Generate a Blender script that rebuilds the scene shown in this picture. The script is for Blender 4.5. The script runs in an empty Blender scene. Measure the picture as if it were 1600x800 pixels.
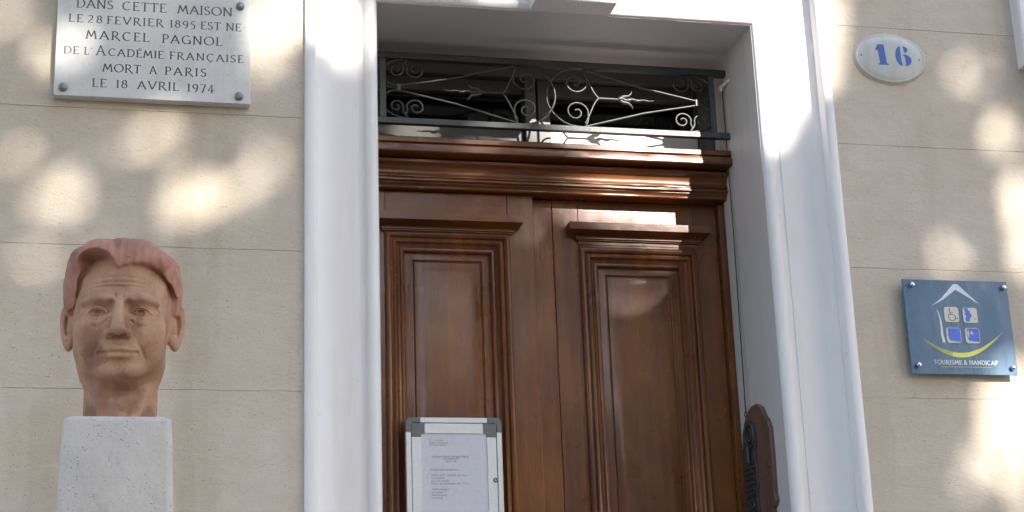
import bpy, bmesh, math, random
import numpy as np
from mathutils import Matrix, Vector
random.seed(7)
rng = np.random.default_rng(7)
S = bpy.context.scene
COL = S.collection
R = math.radians

# ------------------------------------------------------------ camera, sky, sun
cam = bpy.data.cameras.new('camera'); camo = bpy.data.objects.new('camera', cam); COL.objects.link(camo)
_r = Vector((0.97617, -0.214167, -0.034996)); _u = Vector((-0.029261, -0.289696, 0.956671)); _f = Vector((0.215025, 0.93285, 0.28906))
camo.matrix_world = Matrix(((_r.x, _u.x, -_f.x, 0), (_r.y, _u.y, -_f.y, -4.4), (_r.z, _u.z, -_f.z, 1.65), (0, 0, 0, 1)))
cam.sensor_width = 36; cam.lens = 57.83; cam.clip_start = 0.05; cam.clip_end = 500
S.camera = camo
S.view_settings.view_transform = 'Standard'; S.view_settings.look = 'None'; S.view_settings.gamma = 1
S.view_settings.exposure = 2.3
SUN_TO = Vector((0.42, -1.0, 0.51)).normalized()
sl = bpy.data.lights.new('sun', 'SUN'); sl.energy = 3.0; sl.angle = R(0.53); sl.color = (1, 0.955, 0.89)
so = bpy.data.objects.new('sun', sl); COL.objects.link(so)
so.rotation_euler = SUN_TO.to_track_quat('Z', 'Y').to_euler(); so.location = (8, -20, 14)
W = bpy.data.worlds.new('World'); S.world = W; W.use_nodes = True
wn = W.node_tree; sky = wn.nodes.new('ShaderNodeTexSky'); sky.sky_type = 'NISHITA'; sky.sun_disc = False
sky.sun_elevation = math.asin(SUN_TO.z); sky.sun_rotation = math.atan2(SUN_TO.x, SUN_TO.y)
bg = wn.nodes['Background']; wn.links.new(sky.outputs[0], bg.inputs[0]); bg.inputs[1].default_value = 0.13

# ------------------------------------------------------------ materials
MATS = {}
class NT:
    def __init__(s, name):
        s.m = bpy.data.materials.new(name); s.m.use_nodes = True; s.t = s.m.node_tree
        s.b = s.t.nodes['Principled BSDF']; MATS[name] = s.m
    def n(s, typ, **kw):
        nd = s.t.nodes.new(typ)
        for k, v in kw.items():
            if k.startswith('i_'):
                key = k[2:]; key = int(key) if key.isdigit() else key.replace('_', ' ')
                nd.inputs[key].default_value = v
            else: setattr(nd, k, v)
        return nd
    def l(s, a, b): s.t.links.new(a, b)
    def coord(s, scale=(1, 1, 1)):
        tc = s.n('ShaderNodeTexCoord'); mp = s.n('ShaderNodeMapping'); mp.inputs['Scale'].default_value = scale
        s.l(tc.outputs['Object'], mp.inputs[0]); return mp.outputs[0]
    def noise(s, vec, scale, detail=6, rough=.6, dist=0):
        nd = s.n('ShaderNodeTexNoise', i_Scale=scale, i_Detail=detail, i_Roughness=rough, i_Distortion=dist)
        s.l(vec, nd.inputs['Vector']); return nd.outputs[0]
    def ramp(s, fac, stops):
        nd = s.n('ShaderNodeValToRGB'); cr = nd.color_ramp
        while len(cr.elements) < len(stops): cr.elements.new(.5)
        for e, (p, c) in zip(cr.elements, stops):
            e.position = p; e.color = (c, c, c, 1) if not hasattr(c, '__len__') else (*c, 1)
        s.l(fac, nd.inputs[0]); return nd.outputs[0]
    def mix(s, fac, a, b, mode='MIX'):
        nd = s.n('ShaderNodeMix', data_type='RGBA', blend_type=mode)
        for sock, v in ((nd.inputs[0], fac), (nd.inputs[6], a), (nd.inputs[7], b)):
            if hasattr(v, 'links') or hasattr(v, 'is_linked'): s.l(v, sock)
            elif hasattr(v, '__len__'): sock.default_value = (*v, 1)
            else: sock.default_value = v
        return nd.outputs[2]
    def bump(s, h, strength, dist, prev=None):
        nd = s.n('ShaderNodeBump', i_Strength=strength, i_Distance=dist); s.l(h, nd.inputs['Height'])
        if prev is not None: s.l(prev, nd.inputs['Normal'])
        return nd.outputs[0]
    def fin(s, color=None, rough=None, normal=None, metal=None, **kw):
        for k, v in (('Base Color', color), ('Roughness', rough), ('Normal', normal), ('Metallic', metal)):
            if v is None: continue
            if hasattr(v, 'is_linked'): s.l(v, s.b.inputs[k])
            elif hasattr(v, '__len__'): s.b.inputs[k].default_value = (*v, 1)
            else: s.b.inputs[k].default_value = v
        for k, v in kw.items(): s.b.inputs[k.replace('_', ' ')].default_value = v
        return s.m

def m_stone():
    t = NT('wall_render'); c = t.coord(); ch = t.coord((.7, 1, 1.25))
    big = t.noise(c, 1.7, 6, .62); mid = t.noise(ch, 11, 8, .7, .3); fine = t.noise(ch, 85, 6, .75); grit = t.noise(c, 330, 3, .7)
    col = t.mix(t.ramp(big, [(.32, 0), (.68, 1)]), (.530, .440, .345), (.620, .540, .445))
    col = t.mix(t.ramp(mid, [(.40, 0), (.72, .45)]), col, (.455, .37, .28))
    col = t.mix(t.ramp(fine, [(.5, 0), (.72, .6)]), col, (.60, .525, .42))
    col = t.mix(t.ramp(fine, [(.28, .5), (.42, 0)]), col, (.33, .26, .185))
    col = t.mix(t.ramp(grit, [(.6, 0), (.8, .4)]), col, (.26, .21, .15))
    stain = t.noise(t.coord((3.4, 1, .35)), 1.5, 6, .6)
    col = t.mix(t.ramp(stain, [(.52, 0), (.7, .45)]), col, (.36, .275, .19))
    blot = t.noise(c, 5.5, 6, .65, .6)
    col = t.mix(t.ramp(blot, [(.57, 0), (.7, .35)]), col, (.58, .53, .46))
    v = t.n('ShaderNodeTexVoronoi', i_Scale=120.0, i_Randomness=1.0); t.l(t.coord((.6, 1, 1.2)), v.inputs['Vector'])
    pits = t.ramp(v.outputs['Distance'], [(.06, 0), (.2, 1)])
    gate = t.ramp(t.noise(c, 26, 3, .6), [(.48, 1), (.58, 0)])
    pit = t.n('ShaderNodeMath', operation='MAXIMUM'); t.l(pits, pit.inputs[0]); t.l(gate, pit.inputs[1])
    col = t.mix(pit.outputs[0], t.mix(.72, (.15, .11, .075), col), col)
    n1 = t.bump(mid, .5, .008); n2 = t.bump(fine, .75, .003, n1); n3 = t.bump(pit.outputs[0], .8, .004, n2)
    return t.fin(col, .9, n3)
def m_paint(name, col, dirt=.3, rough=.5):
    t = NT(name); c = t.coord(); a = t.noise(c, 2.6, 6, .6); b = t.noise(t.coord((1, 1, .1)), 26, 6, .65)
    cc = t.mix(t.ramp(a, [(.35, 0), (.7, dirt)]), col, tuple(x * y for x, y in zip(col, (.86, .84, .80))))
    cc = t.mix(t.ramp(b, [(.5, 0), (.75, dirt)]), cc, tuple(x * y for x, y in zip(col, (.84, .81, .74))))
    sp = t.noise(c, 34, 6, .75, .3); cc = t.mix(t.ramp(sp, [(.665, 0), (.70, .5)]), cc, tuple(x * y for x, y in zip(col, (.62, .56, .47))))
    dr = t.noise(t.coord((5, 5, .5)), 3.0, 5, .6); cc = t.mix(t.ramp(dr, [(.58, 0), (.72, .22)]), cc, tuple(x * y for x, y in zip(col, (.75, .70, .60))))
    n = t.bump(b, .15, .002); n = t.bump(t.noise(c, 14, 5, .6), .25, .003, n); n = t.bump(sp, .25, .0015, n)
    return t.fin(cc, rough, n)
def m_wood(name, grain, base=(.142, .041, .007), dark=(.055, .015, .004), light=(.250, .082, .013)):
    t = NT(name)
    sc = {'v': (1, 1, .07), 'h': (.07, 1, 1)}[grain]
    c = t.coord(sc); a = t.noise(c, 24, 8, .68, .8); b = t.noise(t.coord({'v': (1, 1, .45), 'h': (.45, 1, 1)}[grain]), 4.2, 5, .6, .4); f = t.noise(c, 170, 4, .7)
    w = t.n('ShaderNodeTexWave', wave_type='BANDS', bands_direction='X' if grain == 'v' else 'Z', i_Scale=7.0, i_Distortion=9.0, i_Detail=4.0, i_Detail_Scale=1.2)
    t.l(t.coord({'v': (1, 1, .13), 'h': (.13, 1, 1)}[grain]), w.inputs['Vector'])
    col = t.mix(t.ramp(a, [(.28, .15), (.66, 1)]), dark, base)
    col = t.mix(t.ramp(w.outputs['Fac'], [(.35, 0), (.95, .2)]), col, light)
    col = t.mix(t.ramp(b, [(.46, 0), (.68, .75)]), col, light)
    col = t.mix(t.ramp(b, [(.30, .6), (.44, 0)]), col, dark)
    col = t.mix(t.ramp(f, [(.45, 0), (.72, .4)]), col, dark)
    wear = t.noise(t.coord(), 13, 7, .7, .5); col = t.mix(t.ramp(wear, [(.62, 0), (.72, .35)]), col, (.20, .12, .07))
    n = t.bump(f, .3, .0014); n = t.bump(a, .25, .0025, n); n = t.bump(t.noise(t.coord((1, 1, .5)), 6, 4, .5), .45, .009, n)
    rg = t.ramp(t.noise(t.coord(), 8, 6, .65), [(.3, .2), (.7, .48)])
    return t.fin(col, rg, n, Coat_Weight=.2, Coat_Roughness=.15, Specular_IOR_Level=.35)
def m_iron():
    t = NT('black_iron'); c = t.coord(); a = t.noise(c, 160, 4, .7)
    col = t.mix(t.ramp(a, [(.4, 0), (.7, 1)]), (.014, .015, .016), (.045, .047, .049))
    return t.fin(col, t.ramp(a, [(.3, .38), (.8, .6)]), t.bump(a, .5, .0015), None, Specular_IOR_Level=.7)
def m_marble():
    t = NT('white_marble'); c = t.coord()
    a = t.noise(c, 5, 8, .7, 1.6); b = t.noise(c, 1.8, 5, .6, .8); s = t.noise(c, 70, 5, .6)
    col = t.mix(t.ramp(b, [(.35, 0), (.7, .7)]), (.57, .555, .525), (.49, .475, .445))
    col = t.mix(t.ramp(a, [(.48, 0), (.5, .16), (.52, 0)]), col, (.36, .37, .38))
    col = t.mix(t.ramp(s, [(.60, 0), (.75, .5)]), col, (.38, .35, .30))
    gr = t.noise(t.coord((3, 3, .6)), 5, 6, .65); col = t.mix(t.ramp(gr, [(.54, 0), (.72, .4)]), col, (.40, .37, .32))
    return t.fin(col, t.ramp(s, [(.3, .3), (.7, .5)]), t.bump(s, .12, .001))
def m_concrete():
    t = NT('pale_concrete'); c = t.coord(); a = t.noise(c, 7, 6, .65); f = t.noise(c, 110, 5, .7); g = t.noise(t.coord((1, 1, .4)), 40, 5, .7)
    col = t.mix(t.ramp(a, [(.3, 0), (.7, 1)]), (.50, .455, .41), (.64, .585, .535))
    col = t.mix(t.ramp(f, [(.55, 0), (.75, .5)]), col, (.42, .40, .385))
    v = t.n('ShaderNodeTexVoronoi', i_Scale=210.0, i_Randomness=1.0); t.l(t.coord((.7, .7, 1)), v.inputs['Vector'])
    p = t.ramp(v.outputs['Distance'], [(.1, 0), (.24, 1)]); gate = t.ramp(t.noise(c, 36, 3, .6), [(.53, 1), (.61, 0)])
    pit = t.n('ShaderNodeMath', operation='MAXIMUM'); t.l(p, pit.inputs[0]); t.l(gate, pit.inputs[1])
    col = t.mix(pit.outputs[0], (.13, .125, .12), col)
    col = t.mix(t.ramp(g, [(.6, 0), (.75, .35)]), col, (.68, .66, .64))
    lg = t.noise(t.coord((1, 1, .7)), 13, 8, .75); col = t.mix(t.ramp(lg, [(.56, 0), (.64, .4)]), col, (.34, .32, .29))
    n = t.bump(f, .7, .003); n = t.bump(lg, .5, .006, n); n = t.bump(pit.outputs[0], .8, .003, n); n = t.bump(a, .3, .006, n)
    return t.fin(col, .85, n)
def m_terra(name, c1, c2, c3, spots=()):
    t = NT(name); c = t.coord(); a = t.noise(c, 16, 5, .6, .6); b = t.noise(c, 7, 4, .55, .9); f = t.noise(c, 260, 4, .6)
    col = t.mix(t.ramp(a, [(.35, 0), (.65, 1)]), c1, c2)
    col = t.mix(t.ramp(b, [(.5, 0), (.66, .7)]), col, c3)
    cr = t.n('ShaderNodeTexVoronoi', feature='DISTANCE_TO_EDGE', i_Scale=26.0); t.l(t.coord((1, 1, .8)), cr.inputs['Vector'])
    col = t.mix(t.ramp(f, [(.55, 0), (.8, .35)]), col, tuple(x * .6 for x in c3))
    g2 = t.noise(c, 60, 5, .65, .4); col = t.mix(t.ramp(g2, [(.55, 0), (.72, .4)]), col, tuple(min(1, x * 1.3) for x in c1))
    dk = t.noise(c, 34, 6, .7, 1.0); col = t.mix(t.ramp(dk, [(.64, 0), (.69, .6)]), col, tuple(x * .45 for x in c3))
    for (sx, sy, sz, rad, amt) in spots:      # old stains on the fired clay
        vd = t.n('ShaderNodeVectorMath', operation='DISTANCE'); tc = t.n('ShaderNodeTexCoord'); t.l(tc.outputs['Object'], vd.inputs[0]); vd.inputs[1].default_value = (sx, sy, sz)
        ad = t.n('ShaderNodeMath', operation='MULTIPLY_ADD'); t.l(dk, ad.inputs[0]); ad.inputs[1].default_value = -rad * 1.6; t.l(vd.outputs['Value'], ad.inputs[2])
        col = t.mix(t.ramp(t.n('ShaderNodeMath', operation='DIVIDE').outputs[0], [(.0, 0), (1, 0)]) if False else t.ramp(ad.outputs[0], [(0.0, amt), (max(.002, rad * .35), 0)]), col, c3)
    n = t.bump(f, .35, .0012); n = t.bump(g2, .35, .003, n); n = t.bump(a, .4, .006, n)
    return t.fin(col, .75, n)
def m_worn(name, col, grime, rough=.3, amt=.5, **kw):
    t = NT(name); c = t.coord(); a = t.noise(t.coord((2.2, 1, .5)), 6, 7, .7, .5); f = t.noise(c, 60, 6, .7)
    cc = t.mix(t.ramp(a, [(.46, 0), (.7, amt)]), col, grime); cc = t.mix(t.ramp(f, [(.6, 0), (.74, amt)]), cc, grime)
    return t.fin(cc, t.ramp(a, [(.3, rough), (.7, min(1, rough + .25))]), t.bump(f, .15, .0008), 0, **kw)
def m_flat(name, col, rough=.5, metal=0, **kw):
    t = NT(name); c = t.coord(); f = t.noise(c, 90, 5, .6)
    cc = t.mix(t.ramp(f, [(.35, 0), (.75, .5)]), col, tuple(x * .8 for x in col))
    return t.fin(cc, rough, t.bump(f, .1, .0006), metal, **kw)
m_stone()
m_paint('white_paint', (.78, .738, .725)); m_paint('reveal_tone', (.60, .572, .57), .4); m_paint('grey_window_paint', (.085, .08, .073), .4)
m_paint('pale_window_paint', (.62, .63, .62), .3)
m_wood('door_wood_vertical', 'v'); m_wood('door_wood_horizontal', 'h')
m_wood('aged_board', 'v', (.17, .09, .065), (.09, .05, .036), (.25, .155, .12))
m_iron(); m_marble(); m_concrete()
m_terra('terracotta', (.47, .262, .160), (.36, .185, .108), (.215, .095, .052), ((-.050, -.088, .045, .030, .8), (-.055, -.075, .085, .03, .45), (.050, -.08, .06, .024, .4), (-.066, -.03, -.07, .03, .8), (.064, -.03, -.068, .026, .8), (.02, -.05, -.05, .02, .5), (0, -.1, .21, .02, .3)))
m_terra('terracotta_hair', (.45, .215, .148), (.37, .165, .11), (.23, .095, .058))
m_flat('engraved_grey', (.09, .09, .09), .7); m_flat('screw_metal', (.22, .23, .21), .45, .7); m_flat('chrome', (.6, .6, .62), .2, 1)
m_worn('enamel', (.50, .50, .475), (.34, .30, .24), .18); m_flat('enamel_blue', (.06, .13, .42), .3)
m_worn('sign_blue', (.042, .12, .215), (.11, .19, .26), .16, .4, Specular_IOR_Level=.45)
m_flat('sign_white', (.66, .72, .76), .35); m_flat('sign_yellow', (.75, .68, .10), .35); m_flat('sign_olive', (.42, .42, .06), .35)
m_flat('tile_cream', (.62, .60, .50), .4); m_flat('tile_blue', (.05, .13, .62), .35); m_flat('tile_ink', (.06, .06, .06), .5)
m_flat('aluminium', (.70, .71, .70), .38, .15); m_flat('grey_plastic', (.145, .145, .145), .5); m_flat('black_gap', (.02, .02, .022), .6)
m_flat('paper', (.72, .71, .77), .75); m_flat('paper_ink', (.24, .24, .26), .8); m_flat('paper_ochre', (.40, .30, .22), .8)
m_flat('dark_metal', (.075, .075, .075), .45, .4); m_flat('wire', (.03, .028, .026), .6)
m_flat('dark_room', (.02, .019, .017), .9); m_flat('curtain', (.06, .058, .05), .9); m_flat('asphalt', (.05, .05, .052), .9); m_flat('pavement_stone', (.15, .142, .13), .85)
m_flat('leaf', (.06, .10, .025), .6); m_flat('bark', (.20, .17, .13), .9); m_flat('plaster', (.30, .26, .21), .9); m_flat('roof_tile', (.30, .13, .08), .9)
def m_glass(name, tint, rough=.03):
    t = NT(name); t.fin(tint, rough, None, 0, Transmission_Weight=1.0, IOR=1.45); return t.m
for gname, gtint in (('window_glass', (.85, .88, .87, 1)), ('clear_glass', (.985, .985, .985, 1))):
  g_ = NT(gname); g_.t.nodes.remove(g_.b)
  tr = g_.n('ShaderNodeBsdfTransparent'); gl = g_.n('ShaderNodeBsdfGlossy'); gl.inputs['Roughness'].default_value = .04; fr = g_.n('ShaderNodeFresnel', i_IOR=1.5); ge = g_.n('ShaderNodeNewGeometry'); mr = g_.n('ShaderNodeMapRange', i_3=1.5, i_4=1 / 1.5); g_.l(ge.outputs['Backfacing'], mr.inputs[0]); g_.l(mr.outputs[0], fr.inputs[0])
  mx = g_.n('ShaderNodeMixShader'); tr.inputs[0].default_value = gtint
  g_.l(fr.outputs[0], mx.inputs[0]); g_.l(tr.outputs[0], mx.inputs[1]); g_.l(gl.outputs[0], mx.inputs[2])
  g_.l(mx.outputs[0], [n for n in g_.t.nodes if n.type == 'OUTPUT_MATERIAL'][0].inputs[0])

# ------------------------------------------------------------ object helpers
# DOOR scales the doorway up about the camera and sets it back in the wall
DOOR = (1.0236, (0.0, .1038, -.0389)); XF = [None]
def tf(p):
    if XF[0] is None: return Vector(p)
    k, o = XF[0]; return Vector((p[0] * k + o[0], p[1] * k + o[1], p[2] * k + o[2]))
def thing(name, label, cat, loc, group=None):
    o = bpy.data.objects.new(name, None); COL.objects.link(o); o.location = tf(loc); o.empty_display_size = .05
    o['label'] = label; o['category'] = cat
    if group: o['group'] = group
    return o
def tag(o, label, cat, group=None):
    o['label'] = label; o['category'] = cat
    if group: o['group'] = group
    return o
def world_loc(p):
    v = Vector((0, 0, 0))
    while p is not None: v = v + p.location; p = p.parent
    return v
class MB:
    """collects geometry in world coordinates; build() links ONE mesh object (origin at its parent's or own base)"""
    def __init__(s): s.v = []; s.f = []; s.mi = []; s.mats = []
    def mat(s, name):
        if name not in s.mats: s.mats.append(name)
        return s.mats.index(name)
    def add(s, vs, fs, mat=None):
        k = len(s.v); s.v += [tuple(map(float, p)) for p in vs]; s.f += [tuple(i + k for i in f) for f in fs]
        s.mi += [s.mat(mat) if mat else 0] * len(fs); return s
    def box(s, x0, x1, y0, y1, z0, z1, mat=None):
        vs = [(x, y, z) for z in (z0, z1) for y in (y0, y1) for x in (x0, x1)]
        return s.add(vs, [(0, 2, 3, 1), (4, 5, 7, 6), (0, 1, 5, 4), (2, 6, 7, 3), (0, 4, 6, 2), (1, 3, 7, 5)], mat)
    def loft(s, rings, closed=True, caps=True, mat=None):
        n = len(rings[0]); vs = [p for r in rings for p in r]; fs = []
        for i in range(len(rings) - 1):
            for j in range(n if closed else n - 1):
                a = i * n + j; b = i * n + (j + 1) % n; fs.append((a, b, b + n, a + n))
        if caps: fs.append(tuple(reversed(range(n)))); fs.append(tuple(range(len(vs) - n, len(vs))))
        return s.add(vs, fs, mat)
    def tube(s, pts, r, n=8, mat=None, caps=True, flat=1.0):
        pts = [Vector(p) for p in pts]; rings = []; prev = None
        for i, p in enumerate(pts):
            t = (pts[min(i + 1, len(pts) - 1)] - pts[max(i - 1, 0)]).normalized()
            a = t.orthogonal().normalized() if prev is None else (prev - t * prev.dot(t)).normalized()
            prev = a; b = t.cross(a); rr = r[i] if hasattr(r, '__len__') else r
            rings.append([p + a * math.cos(2 * math.pi * k / n) * rr + b * math.sin(2 * math.pi * k / n) * rr * flat for k in range(n)])
        return s.loft(rings, True, caps, mat)
    def disc(s, c, r, y0, y1, n=24, rz=None, mat=None, dome=0):
        """disc facing -y from y1 (back) to y0 (front)"""
        rz = rz or r; ring = lambda k, y: [(c[0] + r * k * math.cos(-2 * math.pi * i / n), y, c[1] + rz * k * math.sin(-2 * math.pi * i / n)) for i in range(n)]
        rs = [ring(1, y1), ring(1, y0)]
        if dome:
            rs += [ring(math.cos(a), y0 - dome * math.sin(a)) for a in (.4, .8, 1.15, 1.4)]
        else: rs += [ring(.97, y0 - .0006)]
        return s.loft(list(reversed([list(reversed(q)) for q in reversed(rs)])), True, True, mat)
    def poly(s, pts, y, thick=.0008, mat=None):
        """flat outline (x,z) facing -y, extruded back by thick"""
        n = len(pts); vs = [(x, y, z) for x, z in pts] + [(x, y + thick, z) for x, z in pts]
        fs = [tuple(range(n)), tuple(reversed(range(n, 2 * n)))] + [(i, i + n, (i + 1) % n + n, (i + 1) % n) for i in range(n)]
        return s.add(vs, fs, mat)
    def build(s, name, mat, parent=None, smooth=False, bevel=0, origin=None):
        me = bpy.data.meshes.new(name)
        o = origin if origin is not None else (world_loc(parent) if parent else Vector((0, 0, 0)))
        o = Vector(o)
        me.from_pydata([tf(q) - o for q in s.v], [], s.f)
        if s.mats:
            for m in s.mats: me.materials.append(MATS[m])
            me.polygons.foreach_set('material_index', s.mi)
        else: me.materials.append(MATS[mat])
        bm = bmesh.new(); bm.from_mesh(me); bmesh.ops.recalc_face_normals(bm, faces=bm.faces); bm.to_mesh(me); bm.free()
        ob = bpy.data.objects.new(name, me); COL.objects.link(ob)
        if parent: ob.parent = parent
        else: ob.location = o
        if bevel:
            b = ob.modifiers.new('bevel', 'BEVEL'); b.width = bevel; b.segments = 2; b.limit_method = 'ANGLE'; b.angle_limit = R(40); b.harden_normals = False
        if smooth:
            for p in me.polygons: p.use_smooth = True
            me.set_sharp_from_angle(angle=R(smooth if smooth is not True else 60))
        return ob
def bx(name, mat, parent, x0, x1, y0, y1, z0, z1, bevel=.002, smooth=False):
    return MB().box(x0, x1, y0, y1, z0, z1).build(name, mat, parent, bevel=bevel)

# ------------------------------------------------------------ stroke lettering (broad-nib roman capitals)
def arc(cx, cy, rx, ry, a0, a1, n=14):
    return [(cx + rx * math.cos(R(a0 + (a1 - a0) * i / n)), cy + ry * math.sin(R(a0 + (a1 - a0) * i / n))) for i in range(n + 1)]
def sf(x, y, w=.16): return [(x - w, y), (x + w, y)]
GL = {   # glyph: (width, strokes, serifs (x,y))
 'A': (.86, [[(.08, 0), (.42, 1)], [(.40, 1), (.80, 0)], [(.2, .36), (.66, .36)]], [(.08, 0), (.8, 0)]),
 'C': (.82, [arc(.46, .5, .38, .5, 48, 312)], []),
 'D': (.86, [[(.16, 0), (.16, 1)], [(.16, 1), (.38, 1)] + arc(.38, .5, .4, .5, 90, -90) + [(.16, 0)]], [(.16, 0), (.16, 1)]),
 'E': (.62, [[(.14, 0), (.14, 1)], [(.14, 1), (.56, 1), (.56, .9)], [(.14, .52), (.48, .52)], [(.14, 0), (.6, 0), (.6, .12)]], [(.14, 0), (.14, 1)]),
 'F': (.58, [[(.14, 0), (.14, 1)], [(.14, 1), (.54, 1), (.54, .88)], [(.14, .52), (.46, .52)]], [(.14, 0), (.14, 1)]),
 'G': (.88, [arc(.46, .5, .38, .5, 48, 330), [(.8, .0), (.8, .42), (.6, .42)]], []),
 'H': (.84, [[(.14, 0), (.14, 1)], [(.7, 0), (.7, 1)], [(.14, .52), (.7, .52)]], [(.14, 0), (.14, 1), (.7, 0), (.7, 1)]),
 'I': (.28, [[(.14, 0), (.14, 1)]], [(.14, 0), (.14, 1)]),
 'L': (.6, [[(.14, 0), (.14, 1)], [(.14, 0), (.58, 0), (.58, .12)]], [(.14, 0), (.14, 1)]),
 'M': (1.02, [[(.1, 0), (.24, 1)], [(.24, 1), (.5, .22)], [(.5, .22), (.78, 1)], [(.78, 1), (.92, 0)]], [(.1, 0), (.92, 0)]),
 'N': (.88, [[(.14, 0), (.14, 1)], [(.14, 1), (.74, 0)], [(.74, 0), (.74, 1)]], [(.14, 0), (.14, 1), (.74, 1)]),
 'O': (.96, [arc(.48, .5, .42, .5, 0, 360, 22)], []),
 'P': (.62, [[(.14, 0), (.14, 1)], [(.14, 1), (.3, 1)] + arc(.3, .73, .26, .27, 90, -90) + [(.14, .46)]], [(.14, 0), (.14, 1)]),
 'R': (.78, [[(.14, 0), (.14, 1)], [(.14, 1), (.3, 1)] + arc(.3, .74, .26, .26, 90, -90) + [(.14, .48)], [(.32, .48), (.8, -.12)]], [(.14, 0), (.14, 1)]),
 'S': (.58, [arc(.3, .745, .2, .245, 30, 200, 9) + [(.3, .5)] + arc(.28, .255, .23, .25, 60, -155, 11)], []),
 'T': (.72, [[(.36, 0), (.36, 1)], [(.03, .88), (.05, 1), (.67, 1), (.69, .88)]], [(.36, 0)]),
 'U': (.84, [[(.14, 1), (.14, .3)] + arc(.42, .3, .28, .3, 180, 360) + [(.7, 1)]], [(.14, 1), (.7, 1)]),
 'V': (.84, [[(.06, 1), (.42, 0)], [(.42, 0), (.78, 1)]], [(.06, 1), (.78, 1)]),
 '&': (.86, [[(.82, 0), (.26, .72)] + arc(.38, .8, .15, .18, 200, -60, 10) + arc(.34, .25, .26, .26, 130, 330, 10) + [(.78, .5)]], []),
 '1': (.3, [[(.15, 0), (.15, 1), (.04, .88)]], [(.15, 0)]),
 '2': (.56, [arc(.27, .74, .2, .25, 160, -30, 10) + [(.06, .02), (.54, .02)]], []),
 '8': (.58, [arc(.28, .75, .18, .23, 0, 360, 16), arc(.28, .27, .23, .26, 0, 360, 16)], []),
 '9': (.56, [arc(.28, .66, .22, .26, 0, 360, 16), arc(.06, .62, .44, .8, 0, -62, 8)], []),
 '5': (.54, [[(.5, .96), (.18, .96), (.13, .55)] + arc(.2, .25, .26, .31, 100, -110, 11)], []),
 '7': (.54, [[(.04, .88), (.06, .97), (.5, .97), (.2, -.14)]], []),
 '4': (.6, [[(.4, -.12), (.4, 1), (.04, .2), (.58, .2)]], []),
 "'": (.2, [[(.1, .8), (.12, .95)]], []),
}
def lettering(mb, text, x0, x1, z, h, y, thick=.11, thin=.055, serif=.085, depth=.0006, mat=None):
    """sets text between x0 and x1 on baseline z with cap height h, letter-spaced to fit; face at depth y facing -y"""
    ws = []; 
    for ch in text: ws.append(.5 if ch == ' ' else GL[{'É': 'E', 'Ç': 'C'}.get(ch, ch)][0])
    tot = sum(ws) * h; gap = (x1 - x0 - tot) / max(1, len(text) - 1)
    kx = 1.0
    if len(text) > 1:
        kx = min(1.22, max(.6, (x1 - x0 - .10 * h * (len(text) - 1)) / tot)); gap = (x1 - x0 - tot * kx) / (len(text) - 1)
    x = x0; cnt = 0
    for ch, w in zip(text, ws):
        if ch != ' ':
            _, st, se = GL[{'É': 'E', 'Ç': 'C'}.get(ch, ch)]
            st = list(st)
            if ch == 'É': st = st + [[(.3, 1.12), (.46, 1.28)]]
            if ch == 'Ç': st = st + [[(.46, 0), (.5, -.12), (.4, -.2), (.34, -.18)]]
            for q in st + [sf(a, b, serif + .04) for a, b in se]:
                L = []; Rr = []; n = len(q)
                isf = n == 2 and abs(q[0][1] - q[1][1]) < 1e-6 and abs(q[0][0] - q[1][0]) < .3
                for i, (px, pz) in enumerate(q):
                    a = q[max(i - 1, 0)]; b = q[min(i + 1, n - 1)]; dx, dz = b[0] - a[0], b[1] - a[1]; m = math.hypot(dx, dz) or 1
                    dx /= m; dz /= m
                    k = abs(dz * .95 - dx * .3)      # nib held at a slight slant
                    wd = (thin + (thick - thin) * min(1, k)) / 2 * (.8 if isf else 1)
                    L.append((x + (px - dz * wd) * h * kx, z + (pz + dx * wd) * h)); Rr.append((x + (px + dz * wd) * h * kx, z + (pz - dx * wd) * h))
                cnt += 1; yy = y - .00003 * (cnt % 7)
                vs = [(a, yy, b) for a, b in L] + [(a, yy, b) for a, b in Rr]
                mb.add(vs, [(i, i + 1, n + i + 1, n + i) for i in range(n - 1)], mat)
        x += w * h * kx + gap
    return mb

# ------------------------------------------------------------ ground, street, opposite side
def structure(o): o['kind'] = 'structure'; return o
structure(MB().box(-60, 60, -60, 40, -.3, -.12).build('ground', 'asphalt'))
structure(MB().box(-60, 60, -9.5, -3.4, -.116, -.108).build('road', 'asphalt'))
structure(MB().box(-60, 60, -3.4, .3, -.11, 0).build('pavement', 'pavement_stone', bevel=.02))
structure(MB().box(-60, 60, -19, -9.5, -.11, 0).build('opposite_pavement', 'pavement_stone', bevel=.02))
st = thing('doorstep', 'stone flight of steps rising to the brown double door', 'steps', (1.2, -.5, 0))
for i in range(6):
    bx('step', 'pavement_stone', st, .5, 1.95, -.3 * (6 - i) * .55 - .05, .3 if i == 5 else .0, i * .165 + .003, (i + 1) * .165, .006)
hs = thing('opposite_house', 'pale plastered house with red roof across the street', 'house', (2, -23, 0))
bx('wall', 'plaster', hs, -16, 20, -27, -21, -.1, 7.5, .01)
MB().loft([[(-16.4, -27.4, 7.5), (20.4, -27.4, 7.5), (20.4, -20.6, 7.5), (-16.4, -20.6, 7.5)], [(-16, -24.1, 8.9), (20, -24.1, 8.9), (20, -24, 8.9), (-16, -24, 8.9)]]).build('roof', 'roof_tile', hs)
for i in range(10):
    for j in range(2):
        bx('window', 'curtain', hs, -14.6 + i * 3.5, -13.6 + i * 3.5, -21.01, -20.96, 1.2 + j * 3.2, 2.9 + j * 3.2, .01)

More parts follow.
